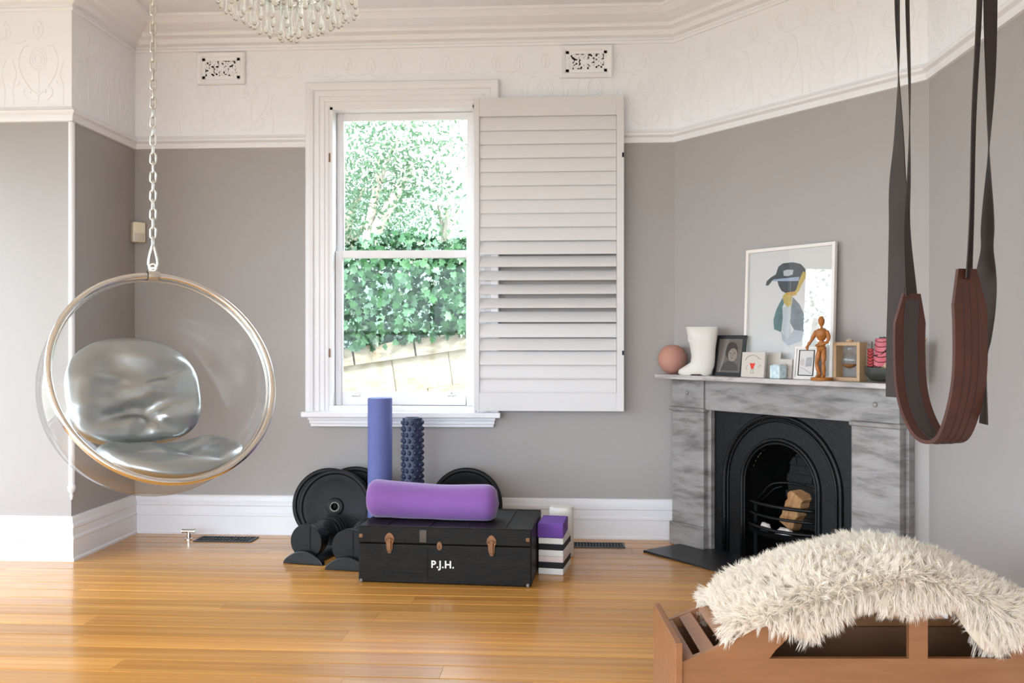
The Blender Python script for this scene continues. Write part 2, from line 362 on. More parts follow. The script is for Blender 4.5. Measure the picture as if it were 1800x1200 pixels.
# embossed motif: medallion with stem and scrolls, plus small buds above
def motif_mesh(low=True, half=True):
    mb = MB(); fl_ = lambda v: Vector((v.x, v.y * .6, v.z))
    def cv(pts, r, n=8, close=False):
        path = [Vector((a, 0, b)) for a, b in pts]
        mb.tube(bez(path, n) if len(path) > 2 else path, r, 6, close, fl_)
    for k, R_ in enumerate((.050, .036, .021) if low else ()):
        cv([(R_ * math.sin(a) * (1 - .25 * max(0, math.cos(a))), 2.865 + R_ * 1.25 * math.cos(a)) for a in np.linspace(0, 2 * PI, 13)[:-1]] + [(0, 2.865 + R_ * 1.25)], .0055, 3)
    if low: cv([(0, 2.80), (.004, 2.72), (0, 2.61)], .006)
    for s in ((-1, 1) if low else ()):
        cv([(0, 2.66), (s * .05, 2.70), (s * .10, 2.78), (s * .115, 2.86), (s * .09, 2.93), (s * .06, 2.94)], .0055, 5)
        cv([(0, 2.62), (s * .05, 2.63), (s * .085, 2.665), (s * .075, 2.70), (s * .045, 2.695), (s * .045, 2.67)], .005, 5)
        cv([(s * .145, 2.60), (s * .148, 2.70), (s * .13, 2.78), (s * .152, 2.86)], .005, 5)
        cv([(s * .15, 2.72), (s * .12, 2.715), (s * .11, 2.74)], .0045, 4)
    for x0, zz in ((0, 3.03), (.152, 3.02)) if half else ((0, 3.03),):
        for s in (-1, 1): cv([(x0, zz - .05), (x0 + s * .028, zz - .01), (x0 + s * .02, zz + .03), (x0, zz + .06)], .005, 4)
        cv([(x0, zz - .03), (x0, zz + .02)], .008)
        if half: cv([(x0, zz - .05), (x0 + .07, zz - .065), (x0 + (.152 if x0 == 0 else .12), zz - .05)], .004, 4)
    return mb.mesh('embossed_motif', M['plaster'], 60)
mot = motif_mesh(); mot2 = motif_mesh(False); mot3 = motif_mesh(True, False)
for i, s in enumerate(SIDES):
    if s in ('rear',): continue
    A, B = P[i], P[(i + 1) % len(P)]; L = (B - A).length; n = max(1, int(L / .305)); sp = L / n; d = (B - A).normalized(); nn = Vector((d.y, -d.x))
    if s in ('left', 'right'): ks = [k for k in range(n) if (A + d * (k + .5) * sp).y > 1.2]
    else: ks = range(n)
    for k in ks:
        q = A + d * ((k + .5) * sp - (.02 if n > 1 else 0)) + nn * .006
        put(mot2 if s == 'back' and CASX[0] - .13 < q.x < CASX[1] + .13 else (mot3 if k == n - 1 else mot), 'embossed_motif', frz[s], 0, (q.x, q.y, 0), (0, 0, math.atan2(d.y, d.x)))

# corner staff bead
q = P[2]
sb = thing('corner_bead', 'slim pale corner bead with turned lower end beside the hanging chair', 'trim', (q.x + .006, q.y - .006, 0)); sb['kind'] = 'structure'; del sb['category']
MB().cyl((0, 0, .43), (0, 0, 2.5), .017, seg=16).build('bead', M['white'], sb)
MB().lathe([(.0, .345), (.006, .35), (.009, .37), (.006, .385), (.016, .395), (.021, .41), (.021, .425), (.017, .432)], 16).build('turned_end', M['white'], sb, 60)

# ------------------------------------------------------------------ back window
win = thing('window_1', 'white timber double hung sash window in the back wall', None, (0, YB, 0)); win['kind'] = 'structure'
def W(x, y, Y=YB): p = on_y(x, y, Y); return p.x, p.z
def sweep_xz(path, prof, name, m, parent, closed=False):
    # path in (x,z), interior to the right of travel; prof (offset outward from opening, projection -y)
    k = len(path); vs = []
    for i, p in enumerate(path):
        p = Vector(p); ds = []
        if i > 0 or closed: ds.append((p - Vector(path[i - 1])).normalized())
        if i < k - 1 or closed: ds.append((Vector(path[(i + 1) % k]) - p).normalized())
        ns = [Vector((-d.y, d.x)) for d in ds]
        nn = ns[0] if len(ns) == 1 else (ns[0] + ns[1]) / (1 + ns[0].dot(ns[1]))
        for o_, pr in prof: q = p + nn * o_; vs.append((q.x, -pr, q.y))
    n = len(prof); fs = []
    for i in range(k if closed else k - 1):
        j = (i + 1) % k
        for a in range(n): fs.append((i * n + a, i * n + (a + 1) % n, j * n + (a + 1) % n, j * n + a))
    if not closed: fs += [tuple(range(n)), tuple((k - 1) * n + a for a in range(n))]
    return MB().add(vs, fs).build(name, m, parent, None)
cw = W(581, 600)[0] - W(540, 600)[0]
cas = [(0, -.02), (0, .016), (.012, .022), (.03, .022), (.034, .028), (.062, .028), (.066, .034), (.098, .034), (.104, .046), (.125, .052), (cw - .006, .052), (cw, .044), (cw, 0), (.02, 0)]
zs = W(600, 722)[1]
sweep_xz([(WX0, zs), (WX0, WZ1), (WX1, WZ1), (WX1, zs)], cas, 'casing', M['white'], win)
x0, x1 = W(530, 0, 5.74)[0], W(880, 0, 5.74)[0]
sill = MB().box(x0, x1, -.095, .1, zs - .035, zs).build('sill', M['white'], win, None, .006)
xa, xb = x0 + .035, x1 - .035
for k, (pr, h0, h1) in enumerate(((.06, .035, .055), (.046, .055, .078), (.034, .078, .098))):
    MB().box(xa + k * .006, xb - k * .006, -pr, 0, zs - h1, zs - h0).build('apron_moulding', M['white'], win, None, .003)
MB().box(WX0, WX0 + .018, -.016, T, zs, WZ1).box(WX1 - .018, WX1, -.016, T, zs, WZ1).box(WX0, WX1, -.016, T, WZ1 - .018, WZ1).box(WX0 + .001, WX1 - .001, -.03, T, zs - .02, WZ0 + .012).build('jamb_lining', M['white'], win, None)
def sash(name, x0, x1, z0, z1, y0, st, top, bot):
    s = MB().box(x0, x0 + st, y0, y0 + .035, z0, z1).box(x1 - st, x1, y0, y0 + .035, z0, z1).box(x0 + st, x1 - st, y0, y0 + .035, z1 - top, z1).box(x0 + st, x1 - st, y0, y0 + .035, z0, z0 + bot).build(name, M['white'], win, None, .003)
    MB().box(x0 + st - .004, x1 - st + .004, y0 + .016, y0 + .020, z0 + bot - .004, z1 - top + .004).build('pane', M['pane'], s, None)
    return s
zm = W(700, 447, YB + .06)[1]; zl = W(700, 713, YB + .04)[1]
us = sash('upper_sash', WX0 + .02, WX1 - .02, zm - .02, WZ1 - .02, .085, .045, .045, .042)
ls = sash('lower_sash', WX0 + .02, WX1 - .02, WZ0 + .012, zm + .024, .045, .045, .046, .088)
for xx in (625, 793):
    a, b = W(xx, 694, YB + .04)
    MB().box(a - .024, a + .024, .038, .046, b - .012, b + .006).cyl((a, .036, b + .004), (a, .036, b + .026), .010, .005, 10).ell((a - .012, .03, b - .004), .012, .012, .008, 10, 6).ell((a + .012, .03, b - .004), .012, .012, .008, 10, 6).build('sash_lift', M['steel'], ls)
for yy in (278, 620):
    a, b = W(579, yy); MB().box(a + .002, a + .010, -.024, -.012, b - .028, b + .028).build('shutter_hinge', M['brass'], win, None)
a, b = W(822, 447, YB + .04); MB().box(a - .006, a + .006, .03, .045, b - .008, b + .008).build('sash_screw', M['steel'], win, None)

# shutter
YS = 5.722
X0, Z1 = W(833, 172, YS); X1, Z0 = W(1097, 723, YS)
sh = thing('louvred_shutter', 'white louvred plantation shutter folded open against the wall beside the window', 'shutter', (0, YS, 0))
sl, sr = W(842.5, 0, YS)[0], W(1084, 0, YS)[0]; zt, zb = W(900, 204, YS)[1], W(900, 690, YS)[1]
for a, b in ((X0, sl), (sr, X1)): MB().box(a, b, 0, .03, Z0, Z1).build('stile', M['shutter'], sh, None, .002)
for a, b in ((zt, Z1), (Z0, zb)): MB().box(sl, sr, .001, .029, a, b).build('rail', M['shutter'], sh, None, .002)
n = 20; pitch = (zt - zb) / n; bl = MB(); prof = []
for k in range(16):
    a = 2 * PI * k / 16; prof.append((.0055 * math.cos(a), pitch * .515 * math.sin(a)))
bl.prism(prof, sl + .002, sr - .002, 'x')
blm = bl.mesh('louvre', M['shutter'], 60)
ang = [6] * 8 + [10, 18, 36, 42, 42, 42, 40, 12, 30, 14, 6, 6]
for k in range(n):
    o = put(blm, 'louvre', sh, 0, (0, .015, zt - pitch * (k + .5))); o.rotation_euler = (math.radians(-ang[k]), 0, 0)
for yy in (272, 620):
    a, b = W(1094, yy, YS); MB().box(a - .002, a + .010, -.004, .02, b - .014, b + .014).build('hinge_leaf', M['iron'], sh, None)
# hinge arm that carries the shutter from the casing
for yy in (272, 620):
    b = W(838, yy, YS)[1]; MB().box(X0 - .002, X0 + .02, .028, YB - YS - .04, b - .03, b + .03).build('hinge', M['steel'], sh, None)

# simple out-of-frame windows that let daylight in; the rear one is added as fill
def plain_window(name, label, A, ang, L, z0, z1):
    o = thing(name, label, None, (A.x, A.y, 0), ang); o['kind'] = 'structure'
    sweep_xz([(0, z0), (0, z1), (L, z1), (L, z0)], [(0, -.02), (0, .02), (.06, .03), (.12, .045), (.12, 0)], 'casing', M['white'], o)
    MB().box(-.14, L + .14, -.07, .1, z0 - .04, z0).build('sill', M['white'], o, None)
    m = MB(); n = max(1, round(L / .85))
    for k in range(n + 1): m.box(max(0, L * k / n - .03), min(L, L * k / n + .03), .05, .09, z0, z1)
    for zz in (z0, (z0 + z1) / 2 - .025, z1 - .05): m.box(0, L, .05, .09, zz, zz + .05)
    m.build('sash_frame', M['white'], o, None)
for i, (a, b, c_, d_) in enumerate(LW): plain_window('window_%d' % (i + 2), 'tall white sash window in the left wall, %s' % ('nearest the corner', 'in the middle', 'nearest the rear')[i], Vector((XL, a)), PI / 2, b - a, c_, d_)
plain_window('window_5', 'wide white window added in the unseen rear wall for fill daylight', Vector((RW[1], YR)), PI, RW[1] - RW[0], RW[2], RW[3])

# ------------------------------------------------------------------ garden outside
struct(MB().box(-30, 30, -30, 40, -.6, -.45).build('ground', M['ground'], None, None), 'bare garden ground outside the house')
YW = 8.3
rw = thing('retaining_wall', 'low sunlit sandstone retaining wall outside the window', None); rw['kind'] = 'structure'
bl = MB().box(0, 1, 0, .3, 0, 1).mesh('stone_block', M['stone'], None)
def ztop(x): p = on_y(603, 612, YW); q_ = on_y(825, 580, YW); return p.z + (x - p.x) * (q_.z - p.z) / (q_.x - p.x)
x = -3.6; 
slope = math.atan((ztop(1) - ztop(0)))
while x < 2.2:
    L = random.uniform(.45, .62); o = put(bl, 'coping_stone', rw, .012, (x, YW - .04, ztop(x) - .17), (0, -slope, 0)); o.scale = (L - .01, 1.1, .16); x += L
MB().prism([(-3.7, -.5), (2.3, -.5), (2.3, ztop(2.3) - .1), (-3.7, ztop(-3.7) - .1)], .008, .2).build('mortar', M['stone'], rw, None, loc=(0, YW, 0))
for rr in range(4):
    x = -3.6 - .2 * (rr % 2)
    while x < 2.2:
        L = random.uniform(.5, .8); o = put(bl, 'stone_block', rw, .006, (x, YW + random.uniform(-.003, .004), ztop(x) - .48 - rr * .32), (0, -slope, 0)); o.scale = (L - .004, 1, .316); x += L
struct(MB().add([(-8, YW + .25, .9), (8, YW + .25, 1.6), (8, YW + 9, 4.6), (-8, YW + 9, 4.0), (-8, YW + .25, -.5), (8, YW + .25, -.5)], [(0, 1, 2, 3), (4, 5, 1, 0)]).build('garden_bank', M['leafstuff'], None, None), 'green planted bank rising behind the stone wall')
def leaf_shape(kind):
    if kind == 'ivy': return [(0, 0), (.22, -.12), (.5, .08), (.34, .32), (.42, .58), (.16, .56), (0, 1), (-.16, .56), (-.42, .58), (-.34, .32), (-.5, .08), (-.22, -.12)]
    return [(0, 0), (.2, .3), (.16, .7), (0, 1), (-.16, .7), (-.2, .3)]
def leaf_mesh(name, kind, m):
    pts = leaf_shape(kind); vs = [(a, .10 * abs(a) - .12 * b * b, b) for a, b in pts] + [(0, .03, .35)]; n = len(pts)
    return MB().add(vs, [(i, (i + 1) % n, n) for i in range(n)]).mesh(name, m, 180, fix=False)
ivy = thing('ivy_hedge', 'glossy green ivy spilling over the stone wall outside', 'ivy', (0, YW, 1.0))
lm = leaf_mesh('ivy_leaf', 'ivy', M['leaf'])
def ivy_pos(u, v):   # u across view, v up
    p = on_y(600 + 228 * u, 0, YW); x = p.x; z0 = ztop(x) - .03
    zt_ = on_y(0, 420, YW).z + .06 * math.sin(x * 7)
    return Vector((x, YW - .10 + .25 * v - .1 * math.sin(v * PI), z0 + (zt_ - z0) * v))
for k in range(300):
    u, v = random.uniform(-.05, 1.06), random.random() ** .9
    p = ivy_pos(u, v); s = random.uniform(.05, .10)
    o = put(lm, 'ivy_leaf', ivy, 0, p - ivy.location + Vector((0, random.uniform(-.07, .05), 0)), (random.uniform(-.9, .25), random.uniform(-.9, .9) + PI * (random.random() < .75), random.uniform(-.7, .7))); o.scale = (s, s, s)
def leaf_cloud(pts, sizes, kind, spread=1.0):
    base = np.array([(a, .1 * abs(a), b) for a, b in leaf_shape(kind)]); n = len(base); N = len(pts)
    vs = np.empty((N, n, 3)); 
    ax = rng.normal(size=(N, 3)); ax[:, 1] -= .6; ax /= np.linalg.norm(ax, axis=1)[:, None]     # normals
    t = rng.normal(size=(N, 3)); t[:, 2] -= .5; t -= (t * ax).sum(1)[:, None] * ax; t /= np.linalg.norm(t, axis=1)[:, None]; b = np.cross(ax, t)
    for i in range(n): vs[:, i] = pts + sizes[:, None] * (b * base[i, 0] + ax * base[i, 1] + t * base[i, 2])
    mb = MB(); mb.v = [tuple(v) for v in vs.reshape(-1, 3)]; mb.f = [tuple(range(k * n, k * n + n)) for k in range(N)]; return mb
N = 4200; uu = rng.uniform(-.9, 1.9, N); vv = rng.uniform(0, 1.05, N)
pts = np.array([ivy_pos(a, b) for a, b in zip(uu, vv)]) - np.array(ivy.location) + np.stack([np.zeros(N), rng.uniform(.0, .25, N), np.zeros(N)], 1)
o = leaf_cloud(pts, rng.uniform(.05, .09, N), 'ivy').build('ivy_leaves', M['leafstuff'], ivy, None, fix=False); o['kind'] = 'stuff'
def tree(label, base, tips, nleaf, spread, size, trunk_r, m='foliage'):
    t = thing('tree', label, 'tree', base, 0, 'trees above the stone wall')
    for k, tip in enumerate(tips):
        tip = Vector(tip); mid = tip * .5 + Vector((random.uniform(-.1, .1), random.uniform(-.1, .1), .1))
        path = bez([(0, 0, 0), mid, tip], 10); MB().tube(path, [trunk_r * (1 - .75 * i / len(path)) * (1 if k == 0 else .6) for i in range(len(path))], 8).build('tree_trunk' if k == 0 else 'branch', M['bark'], t)
    cs_ = np.array([tuple(Vector(t_) * f + Vector((0, 0, .1))) for t_ in tips for f in (.55, .75, 1.0)])
    c_ = cs_[rng.integers(0, len(cs_), nleaf)] + rng.normal(size=(nleaf, 3)) * np.array(spread)
    c_[:, 2] = np.maximum(c_[:, 2], .25)
    o = leaf_cloud(c_, rng.uniform(.6, 1.2, nleaf) * size, 'leaf').build('foliage', M[m], t, None, fix=False); o['kind'] = 'stuff'; return t
def bank_z(y): return 1.1 + (y - YW) * .36
def tp(x, y, Y): return on_y(x, y, Y)
b0 = tp(640, 440, 10.0)
tree('pale trunked tree leaning right above the ivy', b0, [tuple(tp(735, 270, 10.3) - b0), tuple(tp(715, 210, 10.2) - b0), tuple(tp(670, 260, 10.0) - b0)], 3200, (.42, .4, .4), .07, .085)
b0 = tp(605, 455, 11.2)
tree('dark leaved shrub tree at the left edge of the window view', b0, [tuple(tp(640, 330, 11.2) - b0), tuple(tp(610, 290, 11.4) - b0), tuple(tp(680, 380, 11.3) - b0)], 5200, (.36, .4, .34), .05, .09)
b0 = tp(785, 455, 11.6)
tree('slim stemmed saplings at the right of the window view', b0, [tuple(tp(790, 330, 11.6) - b0), tuple(tp(815, 350, 11.8) - b0), tuple(tp(770, 360, 11.4) - b0)], 2200, (.3, .4, .4), .025, .08)
b0 = Vector((-7.6, 4.6, -.45))
tree('leafy garden tree outside the left windows', b0, [(0, 0, 2.6), (.6, .6, 2.4), (-.4, -.8, 2.5)], 1800, (.5, .6, .5), .09, .12)

# ------------------------------------------------------------------ wall fittings
def air_vent(label, xa, ya, xb, yb):
    x0, z1 = W(xa, ya, YB - .03); x1, z0 = W(xb, yb, YB - .03); cx, cz = (x0 + x1) / 2, (z0 + z1) / 2; hw, hh = (x1 - x0) / 2, (z1 - z0) / 2
    t = thing('air_vent', label, 'air vent', (cx, YB - .006, cz), 0, 'pierced plaster wall vents')
    sweep_xz([(-hw + .035, -hh + .035), (-hw + .035, hh - .035), (hw - .035, hh - .035), (hw - .035, -hh + .035)], [(0, 0), (0, .014), (.008, .024), (.026, .030), (.035, .022), (.035, 0)], 'frame', M['plaster'], t, True)
    MB().box(-hw + .03, hw - .03, -.003, -.001, -hh + .03, hh - .03).build('backing', M['hole'], t, None)
    g = MB(); iw, ih = hw - .037, hh - .037; nx, nz = 7, 4; fl_ = lambda v: Vector((v.x, -.010 + v.y * .8, v.z))
    b = .018
    g.box(-iw - .003, iw + .003, -.014, -.004, ih - b, ih + .003).box(-iw - .003, iw + .003, -.014, -.004, -ih - .003, -ih + b).box(-iw - .003, -iw + b, -.014, -.004, -ih, ih).box(iw - b, iw + .003, -.014, -.004, -ih, ih)
    iw -= b; ih -= b
    for i in range(nx):
        for j in range(nz):
            cx_ = -iw + (i + .5) * 2 * iw / nx; cz_ = -ih + (j + .5) * 2 * ih / nz; rr = min(iw / nx, ih / nz) * .98
            a0 = random.uniform(0, 6)
            g.tube([Vector((cx_ + rr * math.cos(a0 + a), 0, cz_ + rr * math.sin(a0 + a))) for a in np.linspace(0, 4.6, 9)], .0065, 6, False, fl_)
            if random.random() < .6: g.ell((cx_ + random.uniform(-.006, .006), -.010, cz_), .009, .005, .008, 8, 6)
    g.ell((0, -.010, 0), .022, .006, .018, 12, 8)
    g.build('fretwork', M['plaster'], t); return t
air_vent('white pierced vent in the frieze left of the window, near the chain', 345, 92, 430, 147)
air_vent('white pierced vent in the frieze above the open shutter', 985, 79, 1077, 135)
p = on_y(242, 408, 5.75)
s = thing('motion_sensor', 'small ivory alarm motion sensor in the wall corner', 'sensor', (P[3].x + .035, P[3].y - .035, 1.96 - .065), math.radians(45))
MB().box(-.040, .040, -.035, .014, 0, .13).build('body', M['sensor'], s, None, .008)
MB().grid(9, 2, lambda u, v: (-.033 + .066 * u, -.036 - .008 * math.sin(u * PI), .006 + .052 * v)).build('lens', M['lens'], s)

# floor vents and gas tap
def floor_vent(label, c, sx, sy, rz):
    t = thing('floor_vent', label, 'floor vent', (c.x, c.y, 0), rz, 'black floor vents')
    MB().box(-sx, sx, -sy, -sy + .014, .0005, .006).box(-sx, sx, sy - .014, sy, .0005, .006).box(-sx, -sx + .014, -sy + .014, sy - .014, .0005, .006).box(sx - .014, sx, -sy + .014, sy - .014, .0005, .006).build('frame', M['ventdark'], t, None)
    MB().box(-sx + .014, sx - .014, -sy + .014, sy - .014, .0003, .001).build('pan', M['hole'], t, None)
    n = 16; sl_ = MB().box(-.0035, .0035, -sy + .014, sy - .014, .001, .005).mesh('slat', M['ventdark'], None)
    for k in range(n): put(sl_, 'slat', t, 0, (-sx + .014 + (k + .5) * (2 * sx - .028) / n, 0, 0))
    MB().box(-sx + .014, sx - .014, -.004, .004, .001, .0052).build('cross_bar', M['ventdark'], t, None)
a = on_floor(398, 948); floor_vent('black slatted floor vent on the left below the hanging chair', Vector((a.x, 5.63, 0)), .185, .075, 0)
a = on_floor(1050, 956); floor_vent('black slatted floor vent right of the yoga blocks', Vector((a.x, 5.60, 0)), .165, .065, 0)
a = on_floor(332, 947); g = thing('gas_tap', 'small chrome gas tap standing on the floor by the vent', 'tap', (a.x, a.y, 0))
MB().lathe([(0, 0), (.026, 0), (.026, .005), (.013, .009), (.012, .045), (0, .047)], 16).build('stem', M['chrome'], g)
MB().cyl((-.035, 0, .05), (.035, 0, .05), .012, seg=14).cyl((.035, 0, .05), (.042, 0, .05), .016, seg=14).cyl((-.042, 0, .05), (-.035, 0, .05), .015, seg=14).build('valve', M['chrome'], g)

# ------------------------------------------------------------------ chandelier
c = px(507, 0, 3.6); ch = thing('chandelier', 'tiered chandelier of clear glass teardrops near the ceiling', 'chandelier', (c.x, c.y, 0))
dm = MB().lathe([(.0, 0), (.004, .001), (.0085, .008), (.0095, .016), (.0075, .028), (.0045, .045), (.0032, .075), (.0032, .14), (.0, .142)], 10).mesh('glass_drop', M['crystal'], 60)
fm = MB()
for R_, zb_, n in ((.265, 2.560, 30), (.222, 2.535, 25), (.178, 2.508, 20), (.132, 2.482, 15), (.085, 2.460, 9), (.038, 2.446, 5), (0, 2.438, 1)):
    zt_ = zb_ + .145
    if R_:
        fm.tube([Vector((R_ * math.cos(a), R_ * math.sin(a), zt_)) for a in np.linspace(0, 2 * PI, 41)[:-1]], .0045, 6, True)
        for a in np.linspace(0, 2 * PI, 5)[:-1]: fm.cyl((R_ * math.cos(a), R_ * math.sin(a), zt_), (R_ * .5 * math.cos(a), R_ * .5 * math.sin(a), 2.80), .003, seg=5)
    for k in range(n):
        a = 2 * PI * k / n + R_ * 9; put(dm, 'glass_drop', ch, 0, (R_ * math.cos(a), R_ * math.sin(a), zb_ + random.uniform(-.006, .006)))
fm.lathe([(.0, 2.79), (.14, 2.79), (.14, 2.81), (0, 2.81)], 24)
fm.build('frame', M['chrome'], ch)
MB().cyl((0, 0, 2.58), (0, 0, ZC), .008, seg=10).build('rod', M['chrome'], ch)
MB().lathe([(0, ZC - .035), (.05, ZC - .03), (.065, ZC - .001), (0, ZC - .001)], 24).build('ceiling_cup', M['chrome'], ch)

# ------------------------------------------------------------------ hanging bubble chair
RD = 4.3; rc = px(296, 659, RD); RR = .52
vh = math.atan2(-.718, .624)      # facing direction in camera frame (right, depth)
vw = vh + YAW; nh = Vector((math.cos(vw), math.sin(vw), 0)); tilt = math.radians(23)
n_ = (nh * math.cos(tilt) + Vector((0, 0, math.sin(tilt)))).normalized(); s_ = Vector((-nh.y, nh.x, 0)); u_ = n_.cross(s_)
if u_.z < 0: u_ = -u_
bc = thing('bubble_chair', 'clear acrylic bubble chair with a steel rim hanging on a chain', 'hanging chair', (rc.x, rc.y, rc.z))
MC = Matrix((s_, u_, n_)).transposed()
MB().tube([MC @ Vector((RR * math.cos(a), RR * math.sin(a), 0)) for a in np.linspace(0, 2 * PI, 97)[:-1]], .0165, 12, True).build('rim', M['chrome'], bc, 180)
MB().tube([MC @ Vector(((RR - .017) * math.cos(a), (RR - .017) * math.sin(a), -.022)) for a in np.linspace(0, 2 * PI, 97)[:-1]], .006, 8, True).build('rim_seal', M['steel'], bc, 180)
DS = .69
def shell_r(d): q_ = min(1, d / DS); return RR * max(0, (1 - q_ ** 2.3)) ** .5 * (1 + .05 * math.sin(PI * q_))
pr = [(shell_r(DS * (1 - (1 - k / 40) ** 1.6)), -DS * (1 - (1 - k / 40) ** 1.6)) for k in range(41)]; pr[-1] = (0.0, -DS)
MB().lathe(pr, 72, MC).build('shell', M['acrylic'], bc, 180)
top = MC @ Vector((0, RR, 0))
MB().lathe([(.024, -.028), (.026, -.02), (.026, .02), (.024, .028)], 16, Matrix.Translation(top) @ Matrix.Rotation(PI / 2, 4, s_.cross(Vector((0, 0, 1)))) ).build('hanger_collar', M['steel'], bc)
ey = top + Vector((0, 0, .03))
MB().tube([ey + Vector((.018 * math.cos(a), 0, .012 + .018 * math.sin(a))) for a in np.linspace(0, 2 * PI, 17)[:-1]], .006, 8, True).build('eye_bolt', M['steel'], bc)
# chain
tw = rc + top; ch0 = tw.z + .055
chn = thing('hanging_chain', 'long steel link chain from the ceiling to the bubble chair', 'chain', (tw.x, tw.y, ch0))
MB().tube(bez([(-.022, 0, .0), (-.020, 0, .03), (-.006, 0, .085), (0, 0, .094), (.006, 0, .085), (.020, 0, .03), (.022, 0, .0), (.012, 0, -.014), (-.012, 0, -.014), (-.022, 0, 0)], 6), .0065, 8).build('snap_hook', M['steel'], chn)
def link_path(L, Wd):
    h = L / 2 - Wd / 2; return [Vector((Wd / 2 * math.cos(a), 0, (h if math.sin(a) > 0 or k < 1 else -h) + Wd / 2 * math.sin(a))) for k, a in enumerate(np.linspace(0.001, 2 * PI - .001, 20))]
lk = MB().tube(link_path(.056, .024), .0048, 7, True).mesh('chain_link', M['steel'], 180)
z = .088 + .022; k = 0
while ch0 + z < ZC - .04:
    put(lk, 'chain_link', chn, 0, (0, 0, z), (0, 0, (0.35 if k % 2 else 0.35 + PI / 2) + random.uniform(-.2, .2))); z += .0455; k += 1
MB().cyl((0, 0, z - .03), (0, 0, ZC - ch0 - .002), .007, seg=8).lathe([(0, ZC - ch0 - .015), (.04, ZC - ch0 - .012), (.045, ZC - ch0 - .001), (0, ZC - ch0 - .001)], 20).build('ceiling_hook', M['steel'], chn)
# cushions (local: x = side, y = forward, z = up)
def cushion(name, label, outline, th, place, bend, seed, creases, boxy=3.2, under=.6):
    nu, nv = 96, 30; mb = MB()
    def f(u, v):
        a = 2 * PI * u; ro = outline(a); q_ = v * 2 if v <= .5 else (1 - v) * 2; top_ = v <= .5
        rho = math.sin(q_ * PI / 2) ** .8
        x, y_ = ro[0] * rho, ro[1] * rho
        h = th * (1 - rho ** boxy) ** .6
        wv = noise.noise(Vector((x * 5 + seed, y_ * 5, seed))) * .034 + noise.noise(Vector((x * 4 + y_ * 3 + seed, y_ * 15, 3 + seed))) * .024
        for (cx_, cy_, dx, dy, wd, dp) in creases:
            dd = (x - cx_) * -dy + (y_ - cy_) * dx; al = (x - cx_) * dx + (y_ - cy_) * dy
            wv -= 1.7 * dp * math.exp(-(dd / wd) ** 2) * math.exp(-(al / .22) ** 2)
        zz = (h + wv * (1 - rho ** 4)) if top_ else -h * under
        return place(x, y_, zz + bend(x, y_))
    def inside(p):
        q_ = MC.transposed() @ (p - rc); d_ = min(-q_.z, DS * .97); r_ = math.hypot(q_.x, q_.y)
        lim = (shell_r(max(0, d_)) if d_ > 0 else RR) - .022
        if r_ > lim: q_.x *= lim / r_; q_.y *= lim / r_
        q_.z = -d_
        return rc + MC @ q_
    mb.grid(nu, nv, lambda u, v: inside(f(u, v)), True)
    o = mb.build(name, M['silver'], None, 180); return tag(o, label, 'cushion', 'silver cushions in the bubble chair')
fv, sv = nh, s_
def chair_pt(a, b, cz): return rc + fv * a + sv * b + Vector((0, 0, cz))
def seat_place(x, y_, z_): return chair_pt(-.115 + y_ * .98, x + .06, -.462 + z_ - y_ * .04)
def se(a, rx, ry, p): c_, s__ = math.cos(a), math.sin(a); return (rx * math.copysign(abs(c_) ** (2 / p), c_), ry * math.copysign(abs(s__) ** (2 / p), s__))
cushion('seat_cushion', 'flat silver leather seat cushion lying in the bubble chair', lambda a: se(a, .335, .27, 2.6), .08, seat_place, lambda x, y_: .75 * x * x + .10 * max(0, -y_) + .12 * max(0, y_ - .1), 1.3, [(.12, .1, .3, 1, .03, .02), (-.1, .0, 1, .1, .03, .012)], 7, .55)
ca, sa = math.cos(math.radians(70)), math.sin(math.radians(70))
def back_place(x, y_, z_): return chair_pt(-.50 - y_ * ca + z_ * sa, x, -.095 + y_ * sa + z_ * ca)
def back_out(a):
    x, y_ = se(a, .335, .29, 2.2 if math.sin(a) > 0 else 3.2); return (x, y_)
cushion('back_cushion', 'tall rounded silver leather back cushion leaning in the bubble chair', back_out, .085, back_place, lambda x, y_: .38 * x * x, 6.1, [(-.02, -.12, 1, .25, .035, .035), (.1, .05, 1, .15, .03, .022), (-.12, .10, 1, -.1, .03, .02), (.02, -.22, .5, 1, .03, .03), (.12, -.2, 1, -.6, .025, .02)])

# ------------------------------------------------------------------ gym gear under the window
def plate_mesh():
    mb = MB(); return mb.lathe([(.0245, -.032), (.045, -.032), (.05, -.030), (.055, -.020), (.150, -.020), (.160, -.024), (.196, -.028), (.205, -.036), (.218, -.036), (.225, -.030), (.225, .030), (.218, .036), (.05, .03), (.0245, .03), (.0245, -.032)], 56).mesh('plate', M['black'], 30)
pmesh = plate_mesh()
hubm = MB().lathe([(.0215, -.028), (.0245, -.034), (.029, -.034), (.0305, -.031), (.0215, -.028)], 24).mesh('steel_hub', M['dullmetal'], 30)
def plate(label, x, ybot, lean, rz=0):
    t = thing('weight_plate', label, 'weight plate', (x, ybot, 0), rz, 'black weight plates leaning on the wall')
    Rm = Matrix.Rotation(math.radians(-lean), 4, 'X') @ Matrix.Translation((0, 0, .225)) @ Matrix.Rotation(-PI / 2, 4, 'X')
    zmin = .225 - .225 * math.cos(math.radians(lean)) 
    for me, nm in ((pmesh, 'plate'), (hubm, 'steel_hub')):
        o = put(me, nm, t); o.matrix_local = Matrix.Translation((0, 0, .012)) @ Rm
def gx(x, d): return px(x, 600, d).x
plate('large black weight plate, foremost of the leaning left trio', gx(583, 5.50), 5.492, 9, 0)
plate('black weight plate leaning second behind the foremost one, edge showing left', gx(570, 5.56), 5.567, 9, 0)
plate('black weight plate at the back of the left trio, edge showing right', gx(616, 5.62), 5.642, 9, 0)
plate('black weight plate leaning alone behind the purple bolster', gx(817, 5.6), 5.63, 8, 0)
a = px(668, 700, 5.49)
